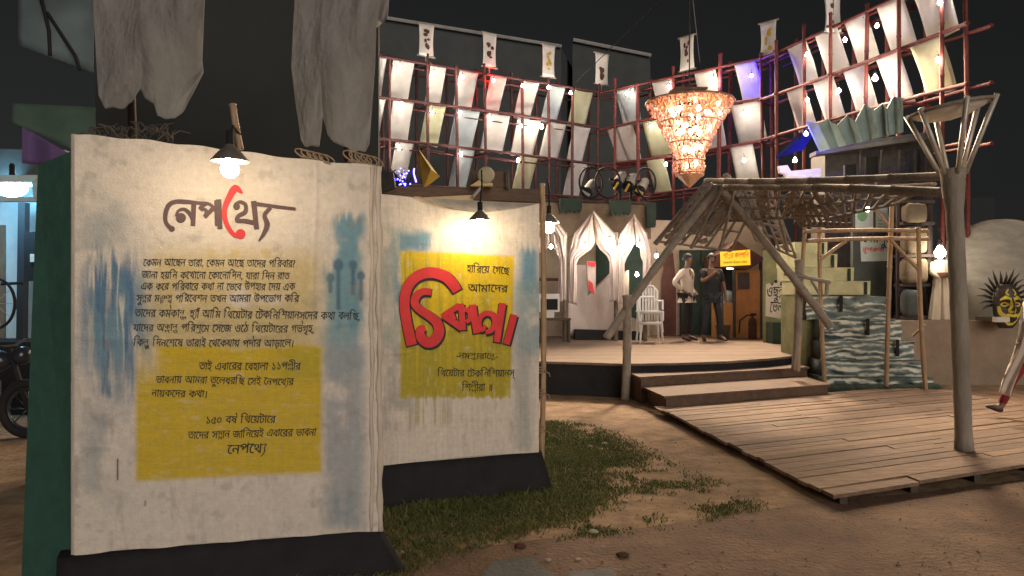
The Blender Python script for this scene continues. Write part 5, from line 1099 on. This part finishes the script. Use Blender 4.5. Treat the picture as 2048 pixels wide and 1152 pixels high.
    for s_ in 'LR':
        SE.append(('chest', 'sh' + s_)); e_ = Vector(J['el' + s_]); w_ = Vector(J['wr' + s_]); h_ = Vector(J['sh' + s_])
        if sleeve == 'long': SJ['el' + s_] = tuple(e_); SJ['cu' + s_] = tuple(e_.lerp(w_, .9)); SE += [('sh' + s_, 'el' + s_), ('el' + s_, 'cu' + s_)]; sr['el' + s_] = .058; sr['cu' + s_] = .044
        else: SJ['cu' + s_] = tuple(h_.lerp(e_, .8)); SE.append(('sh' + s_, 'cu' + s_)); sr['cu' + s_] = .062
    emit(*skin_mesh(SJ, SE, sr, 'pelvis'), 'shirt', M[shirt])
    TJ = {'pelvis': tuple(pe + V(0, 0, .03))}; TE = []; tr = {'pelvis': (.145, .105)}
    for s_ in 'LR':
        TJ['hip' + s_] = J['hip' + s_]; TJ['kn' + s_] = J['kn' + s_]; a_ = Vector(J['an' + s_]); TJ['an' + s_] = tuple(a_ + (Vector(J['kn' + s_]) - a_) * .06); tr['hip' + s_] = .098; tr['kn' + s_] = .072; tr['an' + s_] = .058 if pants != 'legging' else .048; TE += [('pelvis', 'hip' + s_), ('hip' + s_, 'kn' + s_), ('kn' + s_, 'an' + s_)]
    emit(*skin_mesh(TJ, TE, tr, 'pelvis'), 'trousers', M[pants])
    for s_ in 'LR':
        a_ = Vector(J['an' + s_]); o_ = Vector(J['to' + s_]); d = (o_ - a_); hl = a_ + V(0, .035, -.055)
        fl = V(d.x, d.y, d.z); emit(*skin_mesh({'h': tuple(a_ - fl.normalized() * .03 + V(0, 0, -.03)), 'm': tuple(a_.lerp(o_, .5) + V(0, 0, -.015)), 't': tuple(o_), 'e': tuple(o_ + fl.normalized() * .05)}, [('h', 'm'), ('m', 't'), ('t', 'e')], {'h': (.043, .04), 'm': (.045, .036), 't': (.046, .027), 'e': (.03, .018)}, 'h'), 'shoe', M[shoe])
    # hair cap, ears, eyes, mouth
    ce = nk + up * .185 - fw * .012; mb = MB(); sd = up.cross(fw).normalized()
    for i in range(9):
        for j in range(20):
            th = math.pi * .62 * i / 8; a_ = 2 * math.pi * j / 20
            lim = 1 if math.cos(a_) < .25 else .62; th *= lim
            mb.v.append(tuple(Mx @ (ce + up * (.112 * math.cos(th)) + (fw * math.cos(a_) * .108 + sd * math.sin(a_) * .09) * math.sin(th))))
    mb.f = [(i * 20 + j, i * 20 + (j + 1) % 20, (i + 1) * 20 + (j + 1) % 20, (i + 1) * 20 + j) for i in range(8) for j in range(20)]
    part('hair', mb, M['hair'], t, True)
    for s_ in (-1, 1):
        mb = MB(); mb.ball(Mx @ (nk + up * .165 + fw * .088 + sd * .032 * s_), .011 * k, 8, 6); part('eye', mb, M['hair'], t, True)
        mb = MB(); mb.ball(Mx @ (nk + up * .15 + sd * .083 * s_ - fw * .005), .026 * k, 8, 6, (.5, .8, 1.2)); part('ear', mb, M['skin'], t, True)
    mb = MB(); mb.tube([Mx @ (nk + up * .108 + fw * .092 + sd * .022 * q) for q in (-1, 0, 1)], .006 * k, 6); part('mouth', mb, M['brown_red'], t)
    return t
base = dict(pelvis=(0, 0, .93), waist=(0, -.01, 1.1), chest=(0, 0, 1.33), neck=(0, .0, 1.49), head=(0, -.01, 1.68), hipL=(.095, 0, .9), hipR=(-.095, 0, .9), knL=(.11, -.02, .5), knR=(-.11, -.02, .5), anL=(.12, .02, .085), anR=(-.12, .02, .085), toL=(.15, -.13, .03), toR=(-.15, -.13, .03),
            shL=(.19, 0, 1.41), shR=(-.19, 0, 1.41), elL=(.25, .05, 1.13), elR=(-.25, .05, 1.13), wrL=(.26, -.06, .9), wrR=(-.26, -.06, .9))
j1 = dict(base); j1.update(elR=(-.40, .10, 1.18), wrR=(-.215, -.03, 1.02), elL=(.36, .12, 1.17), wrL=(.21, -.05, 1.02), hdR=(.3, -.6, -.4), hdL=(-.3, -.6, -.4), face=(.2, -1, -.1), head=(0, -.03, 1.68))
f_ = gnd(1357, 676, .5); person(V(f_.x, 15.5, .5), R(52), 1.76, j1, 'man in a pale long sleeved shirt with his hands on his waist', 'shirt_w', 'pant_d', 'shoe')
j2 = dict(base); j2.update(elR=(-.24, -.12, 1.2), wrR=(-.06, -.24, 1.36), elL=(.27, .02, 1.13), wrL=(.27, -.1, .88), anL=(.2, .02, .085), anR=(-.16, .02, .085), toL=(.25, -.12, .03), toR=(-.2, -.13, .03), knL=(.15, -.03, .5), knR=(-.13, -.03, .5), face=(-.2, -1, -.25))
f_ = gnd(1409, 678, .5); person(V(f_.x, 15.4, .5), R(8), 1.76, j2, 'man in dark clothes raising one hand toward his chin', 'shirt_d', 'jean', 'shoe', 'short')
j3 = dict(base); j3.update(pelvis=(0, -.02, .88), hipL=(.09, -.02, .85), hipR=(-.09, -.02, .85), knR=(-.1, -.27, .50), anR=(-.1, -.43, .11), toR=(-.1, -.565, .125), knL=(.1, .10, .46), anL=(.1, .42, .17), toL=(.1, .30, .035), elR=(-.25, .2, 1.14), wrR=(-.24, .34, .92), elL=(.25, -.1, 1.14), wrL=(.22, -.32, 1.0), chest=(0, -.03, 1.31), neck=(0, -.04, 1.47), head=(0, -.06, 1.66), waist=(0, -.03, 1.08), shL=(.17, -.03, 1.39), shR=(-.17, -.03, 1.39))
pr = person(V(6.08, 8.5, .105), R(-90), 1.62, j3, 'person in red leggings and pale top striding in at the right edge', 'shirt_w', 'legging', 'shoe', 'long', .2)
mb = MB(); mb.thick(lambda u, v: at(2040 - 36 * v + (26 - 4 * v) * u + 5 * math.sin(v * 5), 640 + 146 * v + 8 * u, 8.28 + .03 * math.sin(u * 8 + v * 4)), 10, 16, V(0, .012, 0)); part('shawl', mb, M['shirt_w'], pr, True)

# ------------------------------------------------------------------ props behind the smaller panel
wall('cream_wall', [at(700, 402, 8.4), at(945, 390, 8.4), V(at(945, 0, 8.4).x, 8.4, 0), V(at(700, 0, 8.4).x, 8.4, 0)], V(0, .1, 0), 'cream', 'lit cream plywood edge showing over the smaller panel', 'wall')
wall('dark_beam', [at(770, 372, 8.7), at(1090, 378, 8.9), at(1090, 404, 8.9), at(770, 392, 8.7)], V(0, .25, 0), 'crate', 'long dark brown beam over the smaller panel', 'beam')
t = thing('wooden_crate', at(985, 372, 9.0), 'dark wooden crate on the beam over the smaller panel', 'crate')
part('box', quad([at(940, 340, 8.85), at(1018, 344, 8.85), at(1018, 377, 8.85), at(940, 375, 8.85)], V(0, .4, 0)), M['crate'], t)
for x in (943, 978, 1014): part('batten', quad([at(x - 3, 338, 8.8), at(x + 3, 338, 8.8), at(x + 3, 378, 8.8), at(x - 3, 377, 8.8)], V(0, .045, 0)), M['dark_wood'], t)
t = thing('old_gramophone', at(968, 372, 8.6), 'pale round horn with a flat wedge base in front of the wooden crate', 'gramophone')
c = at(972, 350, 8.6); mb = MB(); s_ = 8.6 / F; mb.ball(c, 17 * s_, 20, 12, (1, .35, 1)); part('horn', mb, M['drum'], t, True)
mb = MB(); mb.slab([at(941, 371, 8.6), at(958, 360, 8.6), at(985, 366, 8.6), at(986, 371, 8.6)], V(0, .12, 0)); part('base', mb, M['cream'], t)
mb = MB(); mb.tube([at(945, 394, 8.35), at(962, 375, 8.5)], .018, 6); part('strut', mb, M['tin'], t)
t = thing('yellow_kite', at(856, 375, 10), 'yellow folded cloth kite hanging left of the wooden crate', 'kite')
mb = MB(); mb.slab([at(836, 296, 10.2), at(878, 352, 9.9), at(860, 340, 9.7)], V(0, .02, 0)); mb.slab([at(836, 298, 10.2), at(862, 338, 9.7), at(848, 376, 9.9), at(838, 340, 10.3)], V(0, .02, 0)); mb.slab([at(862, 339, 9.68), at(880, 352, 9.88), at(850, 375, 9.88)], V(0, .02, 0)); part('cloth', mb, M['yel_cloth'], t)
mb = MB(); mb.tube([at(836, 290, 10.2), at(849, 376, 10.05)], .015, 5); mb.tube([at(849, 376, 10.05), at(850, 395, 10.0)], .015, 5); part('spar', mb, M['dark_wood'], t)
t = thing('lit_shrub', at(812, 390, 9.6), 'dark potted shrub wrapped in blue fairy lights', 'shrub')
mb = MB(); b = at(808, 392, 9.6)
for k in range(26):
    a = random.uniform(0, 6.28); l = random.uniform(.15, .36); p1_ = b + V(.05 * math.cos(a), .05 * math.sin(a), .05); p2_ = b + V(l * .6 * math.cos(a), l * .6 * math.sin(a), l); mb.tube([p1_, p1_.lerp(p2_, .5) + V(0, 0, .05), p2_], [.012, .008, .003], 5)
    for q in range(5): p_ = p1_.lerp(p2_, random.uniform(.3, 1)); d = V(random.uniform(-1, 1), random.uniform(-1, 1), random.uniform(-.5, 1)).normalized() * .06; e_ = d.cross(V(0, 0, 1)) * .3; mb.add([p_, p_ + d * .5 + e_, p_ + d, p_ + d * .5 - e_], [(0, 1, 2, 3)])
part('branches', mb, M['dgreen'], t)
for k in range(46):
    mb = MB(); mb.ball(at(random.gauss(804, 9), random.gauss(362, 12), random.uniform(9.3, 9.5)) if k < 34 else at(830 + 2.5 * math.sin(k * .3), 338 + (k - 34) * 2.3, 9.4), .011, 6, 4); part('fairy_light', mb, M['led_blue'], t)
mb = MB(); mb.lathe(b + V(0, 0, -.02), [(.001, 0), (.12, 0), (.15, .1), (.14, .1)], 12); part('pot', mb, M['dark_wood'], t)
for k in range(5): pass
wall('slatted_panel', [at(758, 335, 8.3), at(786, 345, 8.3), at(790, 375, 8.3), at(764, 385, 8.3)], V(0, .08, 0), 'tower', 'grey slatted board leaning left of the blue lit shrub', 'board')

# ------------------------------------------------------------------ hanging cloths and clutter over the larger panel
def hang(xl, xr, bot, Y, lab, tear):
    xs = [p[0] for p in bot]; ys = [p[1] for p in bot]
    def fn(u, v):
        yb = float(np.interp(u, xs, ys)) + 3 * math.sin(u * 23) * math.sin(u * 13 + 1); y = -70 + (yb + 70) * v; x = xl(y) + (xr(y) - xl(y)) * u
        k_ = abs(((u * 2.1 + .7 * v + .25 * math.sin(v * 7)) % 1) - .5); k2 = abs(((u * 2.7 - 1.6 * v + .2 * math.sin(u * 9)) % 1) - .5)
        return at(x, y, Y - .045 * k_ - .02 * k2 + .05 * math.sin(u * 5 + 1.9 * math.sin(v * 2.4)) * (.4 + .6 * v) + .012 * math.sin(u * 17 + v * 5 + 2 * math.sin(v * 6)) + .04 * math.sin(v * 5 + u * 4))
    mb = MB(); mb.thick(fn, 110, 70, V(0, .004, 0)); return solo('hanging_cloth', mb, M['cloth_gray'], lab, 'cloth', 'grey cloths hanging over the larger panel', True)
hang(lambda y: np.interp(y, [-70, 0, 120, 235], [178, 185, 192, 200]), lambda y: np.interp(y, [-70, 0, 120, 145, 190, 240], [412, 409, 404, 407, 384, 372]), [(0, 190), (.06, 214), (.28, 217), (.36, 205), (.43, 178), (.5, 200), (.6, 205), (.66, 232), (.86, 238), (.95, 222), (1, 190)], 4.5, 'grey torn cloth hanging over the left half of the larger panel', 0)
hang(lambda y: np.interp(y, [-70, 0, 130, 200, 295], [592, 589, 582, 590, 604]), lambda y: np.interp(y, [-70, 0, 60, 130, 300], [757, 756, 752, 750, 738]), [(0, 280), (.04, 291), (.26, 292), (.31, 262), (.34, 236), (.39, 270), (.48, 288), (.6, 290), (.75, 302), (.95, 303), (1, 290)], 4.75, 'grey draped cloth hanging over the right corner of the larger panel', 1)
mb = MB(); mb.thick(lambda u, v: at(740 + 42 * u * (1 - .35 * v) + 8 * v, -60 + (118 - 20 * u) * v, 4.9 + .05 * math.sin(u * 6 + v * 4)), 10, 14, V(0, .006, 0)); solo('cloth_flap', mb, M['cloth_gray'], 'small grey cloth flap at the upper right of the hanging cloths', 'cloth', None, True)
t = thing('hanging_rail', (-1.6, 4.75, 0), 'bamboo rail above the larger panel from which the grey cloths hang', 'rail')
mb = MB(); mb.bamboo(at(-60, -68, 4.55), at(800, -66, 4.85), .03); part('rail', mb, M['dark_pole'], t, True)
for px, Y in ((235, 4.9), (690, 4.95)): 
    p = zg(px, Y); mb = MB(); mb.bamboo(V(p.x, p.y + .12, 0), V(p.x, p.y + .12, at(0, -80, Y).z), .028); part('post', mb, M['dark_pole'], t, True)
# twigs on the top edge, coils
def coil(cx, cy, Y, n, r, lab):
    mb = MB(); 
    for k in range(n):
        c = at(cx + k * 11, cy + k * 2.2, Y); mb.tube([c + V(r * .6 * math.sin(a) + .02 * math.cos(a), .03 * math.sin(a * 1.0) + .01 * k, r * (1 - math.cos(a)) * .5 - r * .2) for a in np.linspace(0, 2 * math.pi, 20)], .0045, 6, False)
    mb.tube([at(cx - 6, cy + 4, Y), at(cx + n * 11, cy + 4 + n * 2.2, Y)], .005, 5)
    solo('wire_coil', mb, M['rope'], lab, 'coil', 'rope coils on the panel edge', True)
coil(606, 312, 4.08, 5, .05, 'left tan rope coil on the top edge of the larger panel'); coil(703, 318, 4.2, 5, .06, 'right tan rope coil on the top edge of the larger panel')
mb = MB(); rg = random.Random(5)
for k in range(60):
    p = at(rg.uniform(172, 350), rg.uniform(262, 284), rg.uniform(3.78, 3.95)); d = V(rg.uniform(-1, 1), rg.uniform(-.3, .3), rg.uniform(-.1, .75)) * .09; mb.tube([p, p + d * .5 + V(0, 0, .02), p + d + V(rg.uniform(-.02, .02), 0, 0)], rg.uniform(.002, .005), 5)
solo('twig_heap', mb, pmat('dark_twigs', (.1, .085, .075), (.05, .042, .038), 15, .7), 'tangle of dark twigs on the left top edge of the larger panel', 'twigs')
wall('dark_backdrop', [at(190, -120, 6.6), at(757, -120, 7.4), V(at(757, 0, 7.4).x, 7.4, 0), V(at(190, 0, 6.6).x, 6.6, 0)], V(0, .05, 0), 'dark_sheet', 'dark slate backdrop sheet behind the hanging cloths', 'backdrop')

# ------------------------------------------------------------------ left edge: green side, awnings, cold lit shop, motorbike
t = thing('green_side_board', V(at(100, 0, 3.75).x, 3.75, 0), 'tall dark green board at the left edge of the larger panel', 'board')
a, b = at(76, 330, 3.95), at(149, 300, 3.68); mb = MB(); mb.slab([a, b, V(b.x, b.y, 0), V(at(42, 0, 3.95).x, 3.95, 0)], V(0, .08, 0)); part('felt_face', mb, M['green_wall'], t)
mb = MB(); mb.tube([V(b.x + .01, b.y - .02, .12), V(b.x + .01, b.y - .02, 2.36)], .014, 8); part('edge_cord', mb, M['edge'], t)
t = thing('cloth_awning', at(100, 260, 5.0), 'green and purple cloth awning left of the larger panel', 'awning')
mb = MB(); mb.thick(lambda u, v: at(24 + 166 * u, 206 + 8 * u + (38 + 68 * u) * v, 5.1 - .1 * v + .03 * math.sin(u * 7)), 16, 8, V(0, .01, 0)); part('green_cloth', mb, M['awning_g'], t, True)
mb = MB(); mb.thick(lambda u, v: at(44 + 112 * u, 252 + 66 * u + (74 - 56 * u) * v, 5.0 + .04 * math.sin(u * 9)), 16, 8, V(0, .01, 0)); part('purple_valance', mb, M['awning_p'], t, True)
t = thing('teal_sheet', at(110, 100, 4.9), 'pale teal seamed sheet in the top left corner', 'sheet')
mb = MB(); mb.thick(lambda u, v: at(36 + 150 * u, -60 + (150 + 55 * u) * v, 4.9 + .03 * math.sin(u * 5 + v * 3)), 14, 10, V(0, .01, 0)); part('sheet', mb, M['awning_t'], t, True)
mb = MB(); mb.tube([at(70, -50, 4.86), at(98, 60, 4.86), at(100, 110, 4.86)], .012, 5); mb.tube([at(95, 25, 4.86), at(150, 110, 4.86), at(160, 140, 4.86)], .012, 5); part('seams', mb, M['black'], t)
YS = 10.2
t = thing('shop_front', V(at(20, 0, YS).x, YS, 0), 'pale shop wall in cold light behind a dark counter at the left edge', 'shop')
part('wall', quad([at(-260, 300, YS), at(130, 300, YS), V(at(130, 0, YS).x, YS, 0), V(at(-260, 0, YS).x, YS, 0)], V(0, .15, 0)), M['cyan_wall'], t)
part('counter', quad([at(-260, 684, YS - .9), at(80, 684, YS - .9), V(at(80, 0, YS - .9).x, YS - .9, 0), V(at(-260, 0, YS - .9).x, YS - .9, 0)], V(0, .7, 0)), M['black'], t)
part('door', quad([at(-90, 450, YS - .05), at(8, 450, YS - .05), at(8, 690, YS - .05), at(-90, 690, YS - .05)], V(0, .04, 0)), M['tan'], t)
part('pillar', quad([at(36, 405, YS - .5), at(50, 405, YS - .5), V(at(46, 0, YS - .5).x, YS - .5, .9), V(at(32, 0, YS - .5).x, YS - .5, .9)], V(0, .1, 0)), M['dark_wall'], t)
part('eave', quad([at(-260, 290, YS - .7), at(84, 300, YS - .7), at(84, 360, YS - .7), at(-260, 360, YS - .7)], V(0, .6, 0)), M['slate'], t)
t = thing('meter_box', at(58, 560, YS - .55), 'dark meter box with a white label on the pillar of the shop', 'box')
part('box', quad([at(48, 465, YS - .62), at(72, 463, YS - .62), at(70, 562, YS - .62), at(48, 562, YS - .62)], V(0, .1, 0)), M['black'], t)
part('label', quad([at(60, 508, YS - .64), at(69, 508, YS - .64), at(69, 524, YS - .64), at(60, 524, YS - .64)], V(0, .01, 0)), M['white_paint'], t)
t = thing('cold_floodlight', at(25, 400, YS - 1.3), 'cold blue white floodlight under a flared hood at the left edge', 'lamp')
c = at(24, 378, YS - .95); mb = MB(); mb.ball(c, .16, 18, 10, (1.25, .5, .62)); part('lens', mb, M['lamp_cyan'], t, True)
mb = MB(); s_ = 8.9 / F; mb.slab([at(-14, 350, 9.0), at(78, 350, 9.0), at(68, 364, 9.0), at(-14, 364, 9.0)], V(0, .45, 0)); mb.slab([at(64, 364, 9.02), at(74, 364, 9.02), at(76, 402, 9.02), at(66, 392, 9.02)], V(0, .4, 0)); mb.slab([at(-14, 394, 9.02), at(70, 394, 9.02), at(76, 403, 9.02), at(-14, 403, 9.02)], V(0, .08, 0)); part('hood', mb, M['cyan_wall'], t)
mb = MB(); mb.tube([at(24, 356, 9.05), at(24, 330, 9.3)], .03, 6); part('bracket', mb, M['black'], t)
def wheel(c, r, par):
    mb = MB(); mb.tube([c + V(r * math.cos(a), 0, r * math.sin(a)) for a in np.linspace(0, 2 * math.pi, 33)], .05, 8, False); w_ = part('wheel', mb, M['black'], par, True)
    mb = MB(); mb.tube([c + V(r * .8 * math.cos(a), 0, r * .8 * math.sin(a)) for a in np.linspace(0, 2 * math.pi, 25)], .018, 6, False)
    for k in range(8): mb.tube([c, c + V(r * .8 * math.cos(k * .785), 0, r * .8 * math.sin(k * .785))], .007, 4)
    part('rim', mb, M['tank'], w_, True)
b = V(at(-60, 0, 7.9).x, 7.9, 0)
t = thing('motorcycle', b, 'dark parked motorcycle at the left edge below the shop', 'motorcycle')
wheel(b + V(.62, 0, .31), .27, t); wheel(b + V(-.62, 0, .31), .27, t)
mb = MB(); mb.ball(b + V(.18, 0, .82), .22, 16, 10, (1.25, .6, .62)); part('fuel_tank', mb, M['tank'], t, True)
mb = MB(); mb.ball(b + V(-.32, 0, .78), .3, 16, 10, (1.3, .5, .25)); part('seat', mb, M['black'], t, True)
mb = MB(); mb.box(b + V(.05, 0, .45), (.4, .25, .3)); mb.tube([b + V(.62, 0, .31), b + V(.42, 0, .95)], .03, 8); mb.tube([b + V(-.62, 0, .31), b + V(-.1, 0, .5), b + V(.4, 0, .85)], .03, 8); mb.tube([b + V(-.5, -.1, .3), b + V(.2, -.12, .28)], .04, 8); part('frame', mb, M['black'], t, True)
mb = MB(); mb.tube([b + V(.35, -.36, 1.03), b + V(.42, -.1, .98), b + V(.42, .1, .98), b + V(.35, .36, 1.03)], .016, 6); part('handlebar', mb, M['black'], t, True)
mb = MB(); mb.ball(b + V(.56, 0, .88), .1, 12, 8); part('headlight', mb, M['tank'], t, True)
t = thing('bicycle_wheel', at(-2, 610, 8.9), 'black rimmed wheel hanging at the left edge above the counter', 'wheel')
c = at(-10, 607, 8.85); mb = MB(); mb.tube([c + V(.24 * math.cos(a), 0, .3 * math.sin(a)) for a in np.linspace(0, 2 * math.pi, 33)], .018, 8, False); part('tyre', mb, M['black'], t, True)
mb = MB()
for k in range(10): mb.tube([c, c + V(.235 * math.cos(k * .628), 0, .295 * math.sin(k * .628))], .004, 4)
part('spokes', mb, M['tin'], t); mb = MB(); mb.tube([c + V(-.3, .02, .22), at(48, 566, 8.95)], .02, 6); part('bracket', mb, M['black'], t)

# ------------------------------------------------------------------ grass and stones
mb = MB(); rg = np.random.RandomState(3); cnt = 0
xs = rg.uniform(-1.2, 2.4, 150000); ys = rg.uniform(3.9, 9.0, 150000)
pX = CX + xs / ys * F; pY = CY + H / ys * F
nA = fbm(xs * 1.7 + 20, ys * 1.7 + 20); nB = fbm(xs * 6 + 3, ys * 6 + 8); nC = fbm(xs * 3.1 + 11, ys * 3.1 + 2)
lim = np.interp(pY, [835, 850, 880, 905, 930, 980, 1020, 1060, 1100, 1130, 1160], [1090, 1180, 1245, 1290, 1330, 1470, 1520, 1350, 960, 870, 810])
core = np.interp(pY, [835, 850, 880, 930, 980, 1020, 1060, 1100, 1130, 1160], [1080, 1140, 1195, 1215, 1225, 1215, 1100, 870, 845, 800])
dens = (1 - sst(-70, 50, pX - core)) * (.45 + .55 * sst(.3, .5, nC + .3 * (nB - .5))) + (1 - sst(-60, 40, pX - lim)) * .95 * sst(.38, .58, nA * .6 + nB * .4)
dens *= sst(836, 862, pY + 40 * (nB - .5)); keep = rg.rand(len(xs)) < dens
tall = sst(.35, .65, nC) * (1 - sst(-160, 20, pX - core))
for x, y, tl in zip(xs[keep], ys[keep], tall[keep]):
    h = rg.uniform(.008, .028) + rg.uniform(.0, .035) * tl; h *= 1.6 if rg.rand() < .03 else 1
    a = rg.uniform(0, 6.28); wv = rg.uniform(.002, .0045) * (1 + y * .05); b = rg.uniform(0, 6.28); l = h * rg.uniform(.3, 1.5)
    p = V(x, y, 0); s_ = V(math.cos(a) * wv, math.sin(a) * wv, 0); tp = p + V(math.cos(b) * l, math.sin(b) * l, h); md = p + V(math.cos(b) * l * .35, math.sin(b) * l * .35, h * .65)
    mb.add([p - s_, p + s_, md + s_ * .7, tp, md - s_ * .7], [(0, 1, 2, 4), (4, 2, 3)])
link_mesh('grass', mb, M['grass'])['kind'] = 'stuff'
bpy.data.objects['grass']['label'] = 'short dark green grass in front of the panels'
mb = MB()
for k in range(9000):
    y = 3.6 + 7 * rg.rand() ** 1.6; x = rg.uniform(-.75, .75) * y + .6
    if x < -.9 and y > 3.7: continue
    if V(x - D0.x, y - D0.y, 0).dot(V(LD.y, -LD.x, 0)) > -.06 and V(x - D0.x, y - D0.y, 0).dot(V(-FD.y, FD.x, 0)) > -.06: continue
    q = rg.uniform(.002, .007) * (2.2 if rg.rand() < .07 else 1); p = V(x, y, .004 + q * .3); a = rg.uniform(0, 6.28)
    c_ = [p + V(q * math.cos(a + u) * rg.uniform(.7, 1.4), q * math.sin(a + u) * rg.uniform(.7, 1.4), 0) for u in (0, 2.1, 4.2)]; mb.add(c_ + [p + V(0, 0, q * .8)], [(0, 1, 3), (1, 2, 3), (2, 0, 3)])
gr_ = link_mesh('grit', mb, pmat('grit_bits', (.42, .32, .22), (.16, .11, .08), 40, .95, island=.6)); gr_['kind'] = 'stuff'; gr_['label'] = 'fine grit and crumbs strewn over the dirt and road'
for k, (px, py, s_, lab) in enumerate(((1187, 1066, .026, 'pale stone on the verge between grass and road'), (1250, 1003, .018, 'small pale stone in the thin grass'), (1096, 1122, .016, 'white scrap on the road at the bottom'), (1155, 1120, .015, 'small pale pebble right of the white scrap'), (1497, 905, .022, 'pale stone beside the deck edge'), (1180, 664 + 230, .02, 'stone on the dirt above the grass'), (1210, 889, .025, 'flat pale stone on bare dirt'), (1040, 1095, .03, 'reddish leaf litter at the grass edge'), (1245, 1112, .03, 'dry curled leaf on the road'))):
    p = gnd(px, py, .004); mb = MB(); mb.ball(p + V(0, 0, s_ * .35), s_, 9, 6, (1.3, 1, .55)); mb.v = [tuple(Vector(v) + V(random.uniform(-1, 1), random.uniform(-1, 1), random.uniform(-.4, .6)) * s_ * .15) for v in mb.v]
    solo('stone' if k < 7 else 'leaf', mb, M['stone'] if k < 7 else M['brown_red'], lab, 'stone' if k < 7 else 'leaf', None, True)
